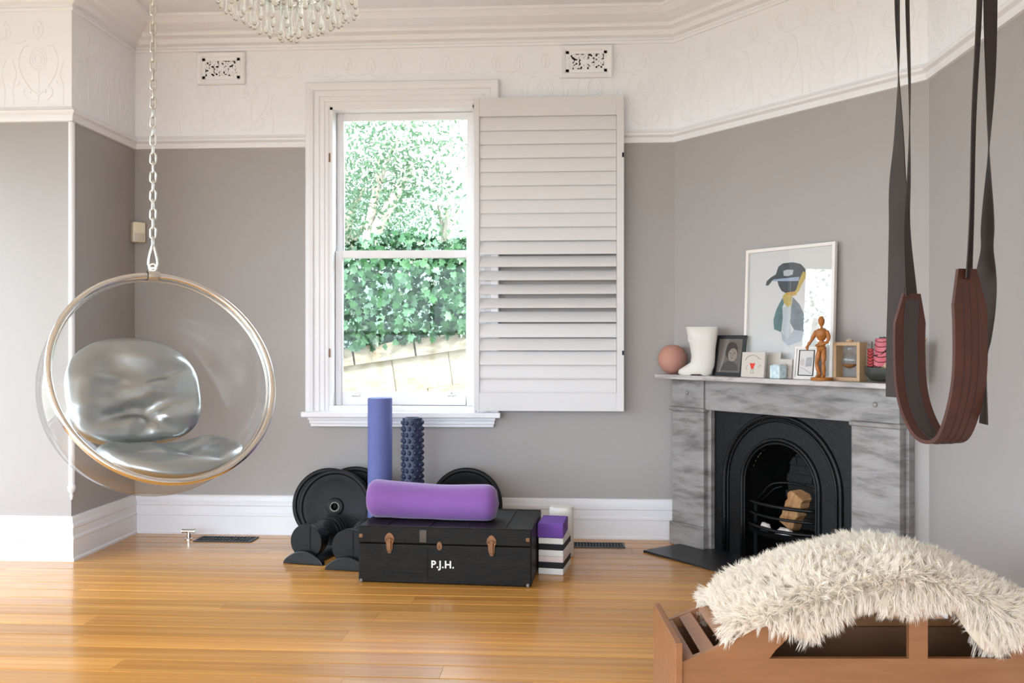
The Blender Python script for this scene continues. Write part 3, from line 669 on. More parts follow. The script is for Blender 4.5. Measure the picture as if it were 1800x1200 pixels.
fr = tag(MB().lathe([(0, 0), (.070, 0), (.0735, .004), (.0735, .905), (.070, .91), (0, .91)], 48).build('foam_roller', M['blue'], None, 40, loc=(a.x, a.y, 0)), 'tall smooth lavender blue foam roller standing on end', 'foam roller')
a = px(725, 735, 5.45)
tr = thing('textured_roller', 'dark navy knobbed massage roller standing beside the smooth one', 'foam roller', (a.x, a.y, 0))
MB().lathe([(.044, 0), (.060, 0), (.060, .79), (.058, .795), (.046, .795), (.044, .79), (.044, 0)], 36).build('tube', M['navy'], tr, 40)
kn = MB()
for j in range(22):
    for k in range(11):
        a_ = 2 * PI * (k + .5 * (j % 2)) / 11; zz = .02 + j * .0355
        kn.ell((.060 * math.cos(a_), .060 * math.sin(a_), zz + .0), .0115, .0115, .0135, 8, 6)
o = kn.build('knobs', M['navy'], tr, 180, fix=False); o['kind'] = 'stuff'
# dumbbells
def dumbbell(label, clabel, fx, fy, ang_):
    a = on_floor(fx, fy)
    cr = thing('dumbbell_cradle', clabel, 'dumbbell stand', (a.x, a.y, 0), ang_, 'black dumbbell cradles')
    pts = [(-.125, 0), (.125, 0)] + [(.115 * math.cos(t_) / math.cos(.35) , .012 + .075 * math.sin(t_)) for t_ in np.linspace(.35, PI - .35, 15)]
    pts = [(-.125, 0), (.125, 0), (.118, .018)] + [(x_, .02 + .055 * (1 - (x_ / .118) ** 2)) for x_ in np.linspace(.105, -.105, 13)] + [(-.118, .018)]
    for y0 in (-.028, .36): MB().prism(pts, y0, y0 + .034).build('end_support', M['blackp'], cr, None, .004)
    MB().box(-.08, .08, .0, .365, .002, .014).build('base_tray', M['blackp'], cr, None)
    # the dumbbell
    db = thing('dumbbell', label, 'dumbbell', (a.x, a.y, 0), ang_, 'black adjustable dumbbells')
    RZ = .120; r_ = .098
    def disc(y0, y1, nm, r2, mt):
        q_ = [(r2 * math.cos(t_), RZ + r2 * math.sin(t_)) for t_ in np.linspace(-PI / 2 + .62, 1.5 * PI - .62, 44)]
        MB().prism(q_, y0, y1).build(nm, mt, db, 30, .003)
    disc(.012, .040, 'end_disc', r_, M['black']); disc(.044, .070, 'plate', r_ * .98, M['blackp']); disc(.074, .10, 'plate', r_ * .93, M['black']); disc(.104, .125, 'plate', r_ * .85, M['blackp'])
    disc(.245, .265, 'plate', r_ * .85, M['blackp']); disc(.269, .295, 'plate', r_ * .93, M['black']); disc(.299, .325, 'plate', r_ * .98, M['blackp']); disc(.329, .355, 'end_disc', r_, M['black'])
    MB().cyl((0, .12, RZ), (0, .25, RZ), .017, seg=16).build('handle', M['steel'], db)
    MB().box(.024, .028, .009, .013, RZ - .08, RZ + .09).build('face_seam', M['hole'], db, None)
    MB().cyl((.004, .009, RZ - .02), (.004, .013, RZ - .02), .005, seg=10).build('pin_hole', M['hole'], db)
dumbbell('black adjustable dumbbell nearest the left, fully visible in its cradle', 'curved black cradle under the left dumbbell', 536, 990, math.radians(-13))
dumbbell('black adjustable dumbbell half hidden by the trunk', 'curved black cradle half hidden by the trunk', 611, 1001, math.radians(-8))

# trunk
A = on_floor(630, 1023); B = on_floor(934, 1033); tl = (B - A).length; ta = math.atan2(B.y - A.y, B.x - A.x)
tk = thing('trunk', 'old black storage trunk with brass latches and white initials', 'trunk', (A.x, A.y, 0), ta)
TD, TH, LZ = .55, .293, .205
MB().box(0, tl, 0, TD, .004, LZ - .0015).build('body', M['trunk'], tk, None, .006)
ld = MB().box(-.001, tl + .001, -.001, TD + .001, LZ + .0015, TH).build('lid', M['trunk'], tk, None, .006)
for s0 in (.135, .36, .56, .755): MB().box(s0 * tl / .9, s0 * tl / .9 + .012, .0, TD, TH - .002, TH + .004).build('lid_batten', M['trunk'], ld, None, .002)
for y0 in (.0, TD - .016): MB().box(0, tl, y0, y0 + .016, TH - .002, TH + .003).build('lid_edging', M['trunk'], ld, None, .002)
def latch(fx):
    s0 = fx * tl
    o = MB().prism([(s0 + a_ * 1.0, TH - .035 + b_) for a_, b_ in ((-.012, 0), (-.024, -.016), (-.026, -.034), (-.018, -.050), (-.016, -.080), (-.008, -.102), (.008, -.102), (.016, -.080), (.018, -.050), (.026, -.034), (.024, -.016), (.012, 0), (0, .006))], -.008, .0).build('latch', M['brass'], tk, None, .002)
    MB().box(s0 - .010, s0 + .010, -.016, -.007, TH - .125, TH - .055).build('latch_clip', M['brass'], o, None, .003)
    MB().cyl((s0 - .02, -.011, TH - .066), (s0 + .02, -.011, TH - .066), .005, seg=8).build('latch_pin', M['brass'], o)
latch(.185); latch(.775)
MB().prism([(.475 * tl + .014 * math.cos(a_), LZ - .005 + .022 * math.sin(a_)) for a_ in np.linspace(0, 2 * PI, 17)[:-1]], -.004, 0).build('lock_plate', M['brass'], tk, None)
MB().box(.474 * tl, .476 * tl, -.005, 0, LZ - .014, LZ + .002).build('keyhole', M['hole'], tk, None)
MB().box(.355 * tl, .405 * tl, -.004, 0, .03, LZ - .02).build('repair_strip', M['trunk'], tk, None, .001)
MB().box(.36 * tl, .40 * tl, -.005, 0, LZ + .012, LZ + .075).build('hasp', M['trunkedge'], tk, None, .001)
for sx in (.004, tl - .028):
    MB().box(sx + .002, sx + .018, -.003, .016, .002, .02).build('corner_cap', M['dullmetal'], tk, None, .004)
    MB().box(sx, sx + .02, -.004, .02, TH - .06, TH - .04).build('corner_rivet', M['brass'], tk, None, .002)
fc = bpy.data.curves.new('initials', 'FONT'); fc.body = 'P.J.H.'; fc.size = .052; fc.extrude = .0006; fc.offset = .0012; fc.space_character = 1.08
fo = bpy.data.objects.new('initials_tmp', fc); COL.objects.link(fo); bpy.context.view_layer.update()
lme = bpy.data.meshes.new_from_object(fo.evaluated_get(bpy.context.evaluated_depsgraph_get())); bpy.data.objects.remove(fo); lme.materials.clear(); lme.materials.append(M['letter'])
put(lme, 'initials', tk, 0, (.425 * tl, -.0015, .088), (PI / 2, 0, 0))
# bolster on the trunk
bcn = px(760, 880, 4.93); L2 = .365
bo = MB()
def bol(u, v):
    a_ = 2 * PI * u; x = -L2 + 2 * L2 * v; e = abs(x) / L2; rr = .103 * (1 - max(0, (e - .80) / .2) ** 2.6) ** .5 if e < 1 else 0.0
    sag = .012 * math.cos(x * 6) + .016 * (x / L2 < -.1) * 0; rr *= 1 + .05 * noise.noise(Vector((x * 4, math.cos(a_), math.sin(a_))))
    yy, zz = rr * 1.04 * math.cos(a_), rr * math.sin(a_) * (1 - .06 * math.exp(-(x * 5) ** 2)); zz += -sag * .5 + (.010 * (-x / L2))
    zz = max(zz, -.088); return (x, yy, zz)
bo.grid(40, 41, bol, True)
bs = tag(bo.build('bolster', M['purple'], None, 180, loc=(bcn.x, bcn.y, TH + .0935), rot=(0, 0, ta)), 'plump purple cotton yoga bolster lying on the black trunk', 'bolster')
seam = MB()
for s in (-1, 1): seam.tube([Vector((s * (L2 * .86), .100 * math.cos(a_), max(-.086, .096 * math.sin(a_) - s * .008))) for a_ in np.linspace(0, 2 * PI, 33)[:-1]], .0022, 6, True)
seam.build('piping', M['purple'], bs)
# yoga blocks and short white roller
A = on_floor(990, 1011); ba = ta + math.radians(-6); bdir = Vector((-math.sin(ba), math.cos(ba), 0)); brt = Vector((math.cos(ba), math.sin(ba), 0))
org = A - brt * .135
def striped(label, z0, mid):
    t = thing('yoga_block', label, 'yoga block', (org.x, org.y, z0), ba, 'striped yoga blocks')
    for nm, a_, b_, m_ in (('foam_layer', 0, .033, 'whitefoam'), ('foam_stripe', .033, .066, 'blackfoam'), ('foam_layer', .066, .097, mid)): MB().box(0, .135, 0, .25, a_, b_ ).build(nm, M[m_], t, None, .003)
striped('white and black striped yoga block at the bottom of the stack', .0005, 'pinkfoam'); striped('white and black striped yoga block in the middle of the stack', .098, 'whitefoam')
o = tag(MB().box(0, .14, 0, .23, 0, .078).build('yoga_block', M['purpleblock'], None, None, .005, loc=(org.x - .006, org.y - .0, .1957), rot=(0, 0, ba + math.radians(3))), 'plain purple foam yoga block on top of the striped stack', 'yoga block')
a = px(987, 891, 5.32)
sr_ = tag(MB().lathe([(0, 0), (.066, 0), (.071, .006), (.071, .275), (.064, .288), (.04, .29), (0, .289)], 40).build('short_roller', M['whitefoam'], None, 50, loc=(a.x, a.y, 0)), 'short white foam roller standing behind the yoga blocks', 'foam roller')

# ------------------------------------------------------------------ fireplace
fo_ = fw(0, 0, 0)
fp = thing('fireplace', 'grey veined marble fireplace with a black arched iron insert', 'fireplace', fo_, FA)
def fb(t0, t1, n0, n1, z0, z1, mb=None): return (mb or MB()).box(t0, t1, -n1, -n0, z0, z1)
LG = ((.076, .337), (1.343, 1.604))
for k, (a, b) in enumerate(LG):
    lg = fb(a, b, 0, .095, .14, .825).build('leg', M['marble'], fp, None, .003)
    fb(a - .012, b + .010, 0, .108, 0, .14).build('plinth', M['marble'], lg, None, .004)
    ins = (b, b + .028) if k == 0 else (a - .028, a)
    fb(ins[0], ins[1], 0, .062, 0, .845).build('inner_slip', M['marble'], lg, None, .003)
    out = (a - .02, a) if k == 0 else (b, b + .02)
    fb(out[0], out[1], 0, .05, 0, .99).build('outer_slip', M['marble'], lg, None, .003)
    fb(a - .012, b + .012, 0, .112, .825, .850).build('capital', M['marble'], lg, None, .008)
    cb = fb(a, b, 0, .098, .850, 1.022).build('corner_block', M['marble'], lg, None, .003)
    MB().ell(((a + b) / 2, -.099, .938), .014, .010, .014, 16, 8).build('boss', M['marble'], cb)
fb(LG[0][1] + .002, LG[1][0] - .002, 0, .085, .842, 1.022).build('lintel', M['marble'], fp, None, .003)
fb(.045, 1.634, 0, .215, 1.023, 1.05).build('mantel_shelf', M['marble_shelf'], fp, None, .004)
# cast-iron insert with an arched opening
C0 = .84
ifr = MB(); ac_ = math.atan2(.402, LG[1][0] - .026 - C0); ARC = sorted(list(np.linspace(0, PI, 25)) + [ac_, PI - ac_]); arch_o = [(C0 + .24 * math.cos(a), .44 + .24 * math.sin(a)) for a in ARC]
ox0, ox1, oz = LG[0][1] + .026, LG[1][0] - .026, .842
outer = [(ox1, .44)] + [(C0 + (ox1 - C0) * math.cos(a) / max(abs(math.cos(a)), abs(math.sin(a)) * (ox1 - C0) / (oz - .44)), .44 + (oz - .44) * math.sin(a) / max(abs(math.sin(a)), abs(math.cos(a)) * (oz - .44) / (ox1 - C0))) for a in ARC][1:-1] + [(ox0, .44)]
n = len(arch_o); vs = [(x, -.030, z) for x, z in outer] + [(x, -.030, z) for x, z in arch_o] + [(x, .02, z) for x, z in arch_o]
ifr.add(vs, [(i, i + 1, n + i + 1, n + i) for i in range(n - 1)] + [(n + i, n + i + 1, 2 * n + i + 1, 2 * n + i) for i in range(n - 1)])
ifr.box(ox0, C0 - .24, -.030, .02, 0, .44).box(C0 + .24, ox1, -.030, .02, 0, .44)
ins = ifr.build('iron_insert', M['iron'], fp, 30)
def arch_tube(R_, n0, r, z0=0.0, k=28): return [Vector((C0 + R_, -n0, z0)), Vector((C0 + R_, -n0, .22))] + [Vector((C0 + R_ * math.cos(a), -n0, .44 + R_ * math.sin(a))) for a in np.linspace(0, PI, k)] + [Vector((C0 - R_, -n0, .22)), Vector((C0 - R_, -n0, z0))]
for R_, r in ((.395, .013), (.368, .007), (.262, .012), (.243, .007)): MB().tube(arch_tube(R_, .034, r), r, 8).build('arch_moulding', M['iron'], ins, 180)
bd = MB()
for q_ in arch_tube(.384, .038, 0, .02, 60)[1:-1]: bd.ell(q_, .006, .005, .006, 6, 4)
o = bd.build('beading', M['iron'], ins, 180, fix=False); o['kind'] = 'stuff'
# tapering firebox: arched throat going back
def throat(u, v):
    pth = arch_tube(.24, 0, 0, 0.0, 28); q_ = pth[min(int(u * (len(pth) - 1) + .5), len(pth) - 1)]; k = 1 - .26 * v
    return (C0 + (q_.x - C0) * k, .02 + .26 * v, q_.z * (1 - .06 * v))
bx = MB().grid(32, 6, throat).build('firebox_cheeks', M['iron'], ins, 40)
fbk = MB().box(C0 - .26, C0 + .26, .275, .30, 0, .75).build('fireback', M['soot'], fp, None)
bm_ = MB().box(0, .105, 0, .03, 0, .045).mesh('fire_brick', M['soot'], None)
for j in range(12):
    for k in range(4):
        x_ = C0 - .215 + k * .11 - (.05 if j % 2 else 0)
        if x_ < C0 - .23: continue
        put(bm_, 'fire_brick', fbk, 0, (x_, .262 + random.uniform(-.004, .003), .03 + j * .05))
fb(ox0, ox1, -.3, -.02, -.001, .004).build('firebox_floor', M['soot'], fp, None)
# grate
gr = thing('fire_grate', 'black iron fire grate with bowed front bars inside the arch', 'grate', fw(C0, 0, 0), FA)
def bow(z, d, half, r, up=0): return [Vector((half * s, -(.01 + d * (1 - s * s)), z + up * (1 - s * s))) for s in np.linspace(-1, 1, 15)]
for z, d, r in ((.335, .06, .010), (.272, .065, .008), (.205, .075, .010)): MB().tube(bow(z, d, .228, r), r, 8).build('bar', M['iron'], gr, 180)
MB().grid(15, 2, lambda u, v: (-.228 + .456 * u, -(.012 + (.085 + .02 * v) * (1 - (2 * u - 1) ** 2)), .165 + .03 * v)).grid(15, 2, lambda u, v: (-.228 + .456 * u, -(.012 + (.105 - .02 * v) * (1 - (2 * u - 1) ** 2)), .195)).build('tray_lip', M['iron'], gr)
MB().grid(15, 2, lambda u, v: (-.2 + .40 * u, .22 - v * (.22 + .085 * (1 - (2 * u - 1) ** 2)), .172)).build('tray', M['iron'], gr, None)
MB().tube(bez([(-.215, .05, .34), (-.17, .04, .38), (-.12, .04, .43), (-.06, .05, .45), (.02, .06, .455), (.12, .06, .445), (.20, .05, .43)], 6), .007, 7).build('scroll_bar', M['iron'], gr, 180)
MB().tube(bez([(-.205, .06, .325), (-.15, .05, .365), (-.10, .05, .41), (-.05, .06, .43)], 6), .005, 7).build('scroll_bar', M['iron'], gr, 180)
for s in (-.21, .21): MB().box(s - .012, s + .012, .02, .05, .004, .335).build('upright', M['iron'], gr, None)
lo = MB(); prof = [(-.055, -.03), (.05, -.04), (.062, .02), (.02, .045), (-.04, .035)]
vs = []
for j, zz in enumerate(np.linspace(-.115, .115, 9)):
    for a_, b_ in prof: vs.append((a_ * (1 + .05 * math.sin(j * 2.1)) + .006 * math.sin(j * 3.3), b_, zz + .01 * (a_ > 0)))
lo.add(vs, [(j * 5 + k, j * 5 + (k + 1) % 5, j * 5 + 5 + (k + 1) % 5, j * 5 + 5 + k) for j in range(8) for k in range(5)] + [(4, 3, 2, 1, 0), (40, 41, 42, 43, 44)])
q_ = fw(C0 + .045, -.045, .312)
tag(lo.build('log', M['log'], None, None, .004, loc=q_, rot=Matrix.Rotation(FA, 3, 'Z').to_4x4().to_3x3().to_euler() if False else (math.radians(12), math.radians(30), FA)), 'split dry firewood log leaning in the iron grate', 'log')
def rock(label, t, n, z, s, seed):
    mb = MB().ell((0, 0, 0), 1, 1, 1, 14, 10)
    mb.v = [tuple(Vector(v) * (1 + .35 * noise.noise(Vector(v) * 1.6 + Vector((seed, 0, 0)))) * 1.0) for v in mb.v]; mb.v = [(v[0] * s[0], v[1] * s[1], v[2] * s[2]) for v in mb.v]
    p_ = fw(t, n, z); tag(mb.build('white_stone', M['quartz'], None, 40, loc=p_, rot=(0, 0, FA)), label, 'stone', 'white stones in the grate')
rock('small white stone at the left of the grate tray', C0 - .105, .02, .2, (.034, .026, .028), 2); rock('wider white stone in front of the log in the grate', C0 + .055, .055, .2, (.052, .028, .026), 5)
struct(MB().box(.15, 1.52, -.41, -.0, 0.0, .012).build('hearth', M['slate'], None, None, .003, loc=fo_, rot=(0, 0, FA)), 'black slate hearth slab in front of the fireplace')

# ------------------------------------------------------------------ things on the mantel
MZ = 1.0505
def mantel(name, label, cat, t, n, rz=0, tilt=0, group=None):
    o = thing(name, label, cat, fw(t, n, MZ), FA + rz, group); o.rotation_euler[0] = 0
    return o
n0 = .094; t0 = t_at(1182, n0)
v_ = MB().lathe([(0, .001), (.03, .002), (.062, .022), (.084, .058), (.089, .092), (.083, .126), (.06, .16), (.03, .176), (0, .179)], 40).build('round_ornament', M['pinkball'], None, 180, loc=fw(t0, n0, MZ), rot=(0, 0, FA)); tag(v_, 'smooth round terracotta pink ornament at the left end of the mantel', 'ornament')
# boot (toe towards the left)
n1 = .15; tb = t_at(1235, n1)
bt = MB(); rings = []
sec = [(0, -.035, .080, .036), (.012, -.035, .090, .038), (.03, -.03, .090, .038), (.05, -.012, .080, .037), (.075, .0, .072, .037), (.11, .004, .070, .038), (.16, .002, .075, .041), (.22, .0, .086, .044), (.282, -.002, .098, .047), (.286, -.002, .095, .044)]
for z, cx_, rx, ry in sec: rings.append([(cx_ + rx * math.cos(a) * (1.25 if (math.cos(a) < 0 and z < .06) else 1), ry * math.sin(a) * (1 - .25 * (math.cos(a) < -.3 and z < .06)), z + (.008 if z == 0 and -.2 < math.cos(a) < .45 else 0)) for a in np.linspace(0, 2 * PI, 33)[:-1]])
for z, k in ((.286, .9), (.2, .85)): cx_, rx, ry = -.002, .1 * k, .047 * k; rings.append([(cx_ + rx * math.cos(a), ry * math.sin(a), z) for a in np.linspace(0, 2 * PI, 33)[:-1]])
bt.add([v for r in rings for v in r], [(j * 32 + k, j * 32 + (k + 1) % 32, j * 32 + 32 + (k + 1) % 32, j * 32 + 32 + k) for j in range(len(rings) - 1) for k in range(32)] + [tuple(range(31, -1, -1)), tuple((len(rings) - 1) * 32 + k for k in range(32))])
tag(bt.build('ceramic_boot', M['ceramic'], None, 60, loc=fw(tb, n1, MZ), rot=(0, 0, math.radians(-22))), 'white ceramic gumboot vase beside the pink ornament', 'vase')
def frame_thing(name, label, cat, xa, xb, yt, n, fwid, depth, fm_, back, lean=4, extra=None):
    ta_, tb_ = t_at(xa, n), t_at(xb, n); wd = tb_ - ta_; h = fz((xa + xb) / 2, yt, n) - MZ
    o = mantel(name, label, cat, (ta_ + tb_) / 2, n); o.rotation_euler = Matrix.Rotation(FA, 4, 'Z').to_euler()
    o.matrix_world = Matrix.Translation(fw((ta_ + tb_) / 2, n, MZ)) @ Matrix.Rotation(FA, 4, 'Z') @ Matrix.Rotation(math.radians(-lean), 4, 'X')
    hw = wd / 2
    if fwid:
        m = MB(); m.box(-hw, -hw + fwid, -depth, 0, 0, h).box(hw - fwid, hw, -depth, 0, 0, h).box(-hw + fwid, hw - fwid, -depth, 0, h - fwid, h).box(-hw + fwid, hw - fwid, -depth, 0, 0, fwid)
        m.build('frame', fm_, o, None, .0015)
        MB().box(-hw + fwid * .5, hw - fwid * .5, -.006, -.001, fwid * .5, h - fwid * .5).build('print', back, o, None)
    else: MB().box(-hw, hw, -depth, 0, 0, h).build('card', back, o, None, .001)
    return o, hw, h
def poly(o, pts, y, m, name='print_shape'):
    return MB().prism(pts, y - .0002, y).build(name, m, o, None)
def ellp(cx_, cz_, rx, rz, n=24, rot=0): return [(cx_ + rx * math.cos(a) * math.cos(rot) - rz * math.sin(a) * math.sin(rot), cz_ + rx * math.cos(a) * math.sin(rot) + rz * math.sin(a) * math.cos(rot)) for a in np.linspace(0, 2 * PI, n + 1)[:-1]]
# large art print of a penguin wearing a cap
ar, hw, h = frame_thing('framed_print', 'large white framed painting of a penguin wearing a cap', 'picture', 1310, 1467, 432, .045, .018, .022, M['frame_white'], M['paper'], 2.2)
def av(x_, y_):   # zoom pixels of the print -> local
    u = (x_ - 45) / (745 - 45); zt_ = 92 - 66 * u; zb_ = 1125 + 30 * u; return (-hw + 2 * hw * u, h * (zb_ - y_) / (zb_ - zt_))
dk = flat('ink_dark', 88, 96, 102, var=.35, vscale=30); gy = flat('ink_grey', 140, 152, 160, var=.3, vscale=26); yl = flat('ink_yellow', 214, 190, 110, var=.2, vscale=30); og = flat('ink_orange', 212, 160, 84); lt = flat('ink_pale', 206, 210, 212, var=.1, vscale=30); tl_ = flat('ink_teal', 112, 146, 150, var=.4, vscale=30)
Y0 = -.0065
poly(ar, [av(*p) for p in ((305, 225), (340, 198), (420, 190), (480, 205), (515, 245), (522, 300), (490, 330), (470, 345), (350, 345), (262, 335), (228, 380), (205, 380), (212, 345), (250, 310), (285, 290))], Y0, dk, 'penguin_cap')
poly(ar, [av(*p) for p in ((270, 330), (470, 310), (470, 345), (262, 345))], Y0 - .0003, flat('ink_blue', 168, 182, 206), 'cap_band')
poly(ar, [av(*p) for p in ((345, 262), (375, 250), (425, 252), (420, 290), (380, 305), (350, 300))], Y0 - .0003, lt, 'cap_badge')
poly(ar, [av(*p) for p in ((300, 345), (470, 345), (462, 395), (435, 440), (380, 450), (335, 425), (312, 385))], Y0, dk, 'penguin_head')
poly(ar, [av(*p) for p in ((500, 265), (524, 280), (520, 320), (490, 380), (470, 430), (440, 455), (455, 400), (475, 330))], Y0 - .0003, yl, 'yellow_patch')
poly(ar, [av(*p) for p in ((345, 470), (370, 440), (440, 430), (460, 455), (420, 470), (415, 545), (385, 560), (355, 520))], Y0 - .0005, yl, 'yellow_chest')
poly(ar, [av(*p) for p in ((370, 440), (445, 432), (440, 452), (380, 462))], Y0 - .0008, og, 'orange_collar')
poly(ar, [av(*p) for p in ((345, 480), (300, 570), (275, 660), (282, 740), (340, 765), (350, 650), (345, 560), (360, 520))], Y0, tl_, 'left_wing')
poly(ar, [av(*p) for p in ((425, 475), (480, 540), (515, 620), (530, 700), (515, 760), (440, 745), (410, 690), (415, 560))], Y0, gy, 'right_wing')
poly(ar, [av(*p) for p in ((350, 560), (415, 550), (410, 700), (420, 780), (390, 820), (345, 770))], Y0 + .0001, lt, 'belly')
poly(ar, [av(*p) for p in ((340, 765), (390, 820), (440, 745), (515, 760), (500, 840), (420, 870), (395, 880), (350, 830))], Y0 + .0001, flat('ink_light', 190, 198, 206, var=.1, vscale=30), 'lower_body')
MB().box(-hw + .017, hw - .017, -.0135, -.0125, .017, h - .017).build('glazing', M['picglass'], ar, None)
# portrait photo in black frame
pf, hw, h = frame_thing('photo_frame', 'black framed sepia portrait photograph leaning on the mantel', 'picture', 1255, 1307, 589, .098, .019, .016, M['frame_black'], flat('photo_ground', 120, 108, 102, .5), 9)
z_ = lambda a, b: (a * hw, b * h)
poly(pf, [z_(-.62, .13), z_(.62, .13), z_(.62, .89), z_(-.62, .89)], -.0062, flat('photo_mid', 118, 104, 98, .5), 'photo')
poly(pf, [z_(-.62, .13), z_(-.42, .28), z_(-.1, .38), z_(.25, .36), z_(.55, .26), z_(.62, .13)], -.0066, flat('photo_coat', 92, 84, 80, .5, var=.3, vscale=40), 'coat')
poly(pf, ellp(.08 * hw, .62 * h, .42 * hw, .22 * h), -.0068, flat('photo_hair', 74, 58, 50, .5, var=.3, vscale=60), 'hair')
poly(pf, ellp(.18 * hw, .52 * h, .30 * hw, .165 * h, 24, -.15), -.0071, flat('photo_skin', 168, 150, 140, .5, var=.25, vscale=25), 'face')
for e in (.02, .30): poly(pf, ellp(e * hw, .56 * h, .055 * hw, .013 * h, 10), -.0073, flat('photo_eye', 70, 58, 54, .5), 'eye')
poly(pf, ellp(.17 * hw, .445 * h, .09 * hw, .010 * h, 10), -.0073, flat('photo_lip', 118, 86, 80, .5), 'mouth')
poly(pf, [z_(.14, .55), z_(.20, .55), z_(.23, .485), z_(.13, .485)], -.0072, flat('photo_nose', 140, 120, 110, .5), 'nose')
MB().box(-hw + .018, hw - .018, -.0105, -.010, .018, h - .018).build('glazing', M['glass'], pf, None)
# cards
cdm, hw, h = frame_thing('drawn_card', 'cream square card with a red and grey cartoon drawing', 'card', 1305, 1345, 619, .165, 0, .014, None, M['cream'], 6)
z_ = lambda a, b: (a * hw, b * h)
gk = flat('pencil', 150, 142, 136); rd = flat('red_ink', 206, 60, 52)
poly(cdm, [z_(-.30, .56), z_(.22, .56), z_(.10, .40), z_(.08, .34), z_(-.14, .34), z_(-.16, .40)], -.0142, rd, 'red_drawing')
MB().tube([Vector((.62 * hw * math.cos(a) - .05 * hw, -.0145, .64 * h + .24 * h * math.sin(a))) for a in np.linspace(.4, PI - .1, 14)], .0017, 5).build('pencil_line', gk, cdm)
for a, b, c_, d_ in ((-.6, .38, -.45, .48), (-.5, .30, -.6, .38), (.45, .38, .6, .5), (.6, .5, .75, .44), (-.10, .34, -.14, .16), (.06, .34, .08, .16), (-.2, .16, .14, .16), (.4, .78, .7, .72)): MB().cyl((a * hw, -.0145, b * h), (c_ * hw, -.0145, d_ * h), .0012, seg=5).build('pencil_line', gk, cdm)
c2, hw, h = frame_thing('blank_card', 'plain grey card standing behind the glass candle holder', 'card', 1348, 1371, 619, .110, 0, .006, None, flat('greige_card', 190, 180, 170), 6)
c3, hw, h = frame_thing('sketched_card', 'small folded card with a faint figure sketch right of the candle', 'card', 1370, 1392, 631, .128, 0, .008, None, M['cream'], 6)
for pts in ([(-.1, .8), (.3, .72), (.1, .6)], [(.2, .7), (.5, .5), (.0, .45), (.1, .2)], [(-.2, .15), (.2, .25), (.5, .12)]): MB().tube([Vector((a * hw, -.0085, b * h)) for a, b in pts], .0014, 5).build('pencil_line', gk, c3)
# candle holder
cn, tn = .196, t_at(1365, .196)
cv_ = thing('candle_holder', 'small square glass candle holder on the mantel edge', 'candle holder', fw(tn, .182, MZ), FA)
s = .033; MB().box(-s, s, -s, s, 0, .074).build('glass_cube', M['candle'], cv_, None, .008); MB().lathe([(0, .074), (.024, .074), (.025, .078), (.022, .0785), (.021, .0755), (0, .0755)], 20).build('rim', M['ceramic'], cv_)
wf, hw, h = frame_thing('sketch_frame', 'small white frame with a black bordered pencil sketch', 'picture', 1396, 1437, 609, .118, .011, .014, M['frame_white'], flat('matboard', 224, 220, 216), 7)
z_ = lambda a, b: (a * hw, b * h)
poly(wf, [z_(-.68, .10), z_(.68, .10), z_(.68, .90), z_(-.68, .90)], -.0063, flat('black_border', 28, 28, 30), 'border'); poly(wf, [z_(-.58, .13), z_(.58, .13), z_(.58, .875), z_(-.58, .875)], -.0066, flat('sketch_paper', 204, 198, 196), 'sketch_sheet')
poly(wf, [z_(-.05, .38), z_(.5, .40), z_(.5, .68), z_(.0, .66)], -.0069, flat('sketch_grey', 168, 166, 168, var=.2, vscale=60), 'sketch_shape'); poly(wf, ellp(-.32 * hw, .52 * h, .2 * hw, .12 * h), -.0069, flat('sketch_pink', 190, 178, 176), 'sketch_shape')
MB().tube([Vector((a * hw, -.007, b * h)) for a, b in ((-.5, .36), (-.1, .30), (.2, .24), (.5, .17))], .0013, 5).build('pencil_line', gk, wf)
# wooden mannequin
mnn = .178; mt = t_at(1444, mnn); mq = thing('mannequin', 'jointed honey wood artist mannequin standing with arms bent', 'figurine', fw(mt, mnn, MZ), FA)
S = .333 / 1.0
def mp_(pts, rs, nm, seg=12):
    path = bez([Vector(p) * S for p in pts], 6); r = np.interp(np.linspace(0, 1, len(path)), np.linspace(0, 1, len(rs)), rs) * S
    MB().tube(path, list(r), seg).build(nm, M['mann'], mq, 180)
def jt(p, r): MB().ell(Vector(p) * S, r * S, r * S, r * S, 12, 8).build('joint', M['mann'], mq, 180)
MB().lathe([(0, 0), (.052, 0), (.054, .003), (.054, .012), (.050, .016), (0, .016)], 32).build('base', M['mann'], mq)
mp_([(0, 0, .83), (.0, 0, .88), (0, -.004, .93), (0, 0, .985)], [.024, .045, .052, .026], 'head'); jt((0, 0, .81), .022)
mp_([(-.0, 0, .80), (0, 0, .76), (0, 0, .69), (0, 0, .62)], [.05, .095, .09, .052], 'chest'); jt((0, 0, .60), .04)
mp_([(0, 0, .595), (0, 0, .56), (0, 0, .52)], [.055, .062, .055], 'waist'); mp_([(0, 0, .53), (0, 0, .49), (0, 0, .45)], [.06, .075, .05], 'hips')
for s, arm in ((-1, [(-.105, 0, .745), (-.15, 0, .67), (-.175, -.01, .615)]), (1, [(.105, 0, .745), (.125, 0, .67), (.118, -.01, .595)])): jt(arm[0], .03); mp_(arm, [.028, .032, .022], 'upper_arm'); jt(arm[2], .024)
mp_([(-.175, -.01, .615), (-.205, -.03, .565), (-.215, -.045, .535)], [.022, .026, .018], 'forearm'); mp_([(-.215, -.045, .53), (-.222, -.055, .505), (-.21, -.06, .47)], [.018, .028, .012], 'hand')
mp_([(.118, -.01, .595), (.06, -.06, .555), (.02, -.075, .545)], [.022, .026, .018], 'forearm'); mp_([(.02, -.075, .545), (-.02, -.08, .54), (-.05, -.08, .535)], [.018, .028, .012], 'hand')
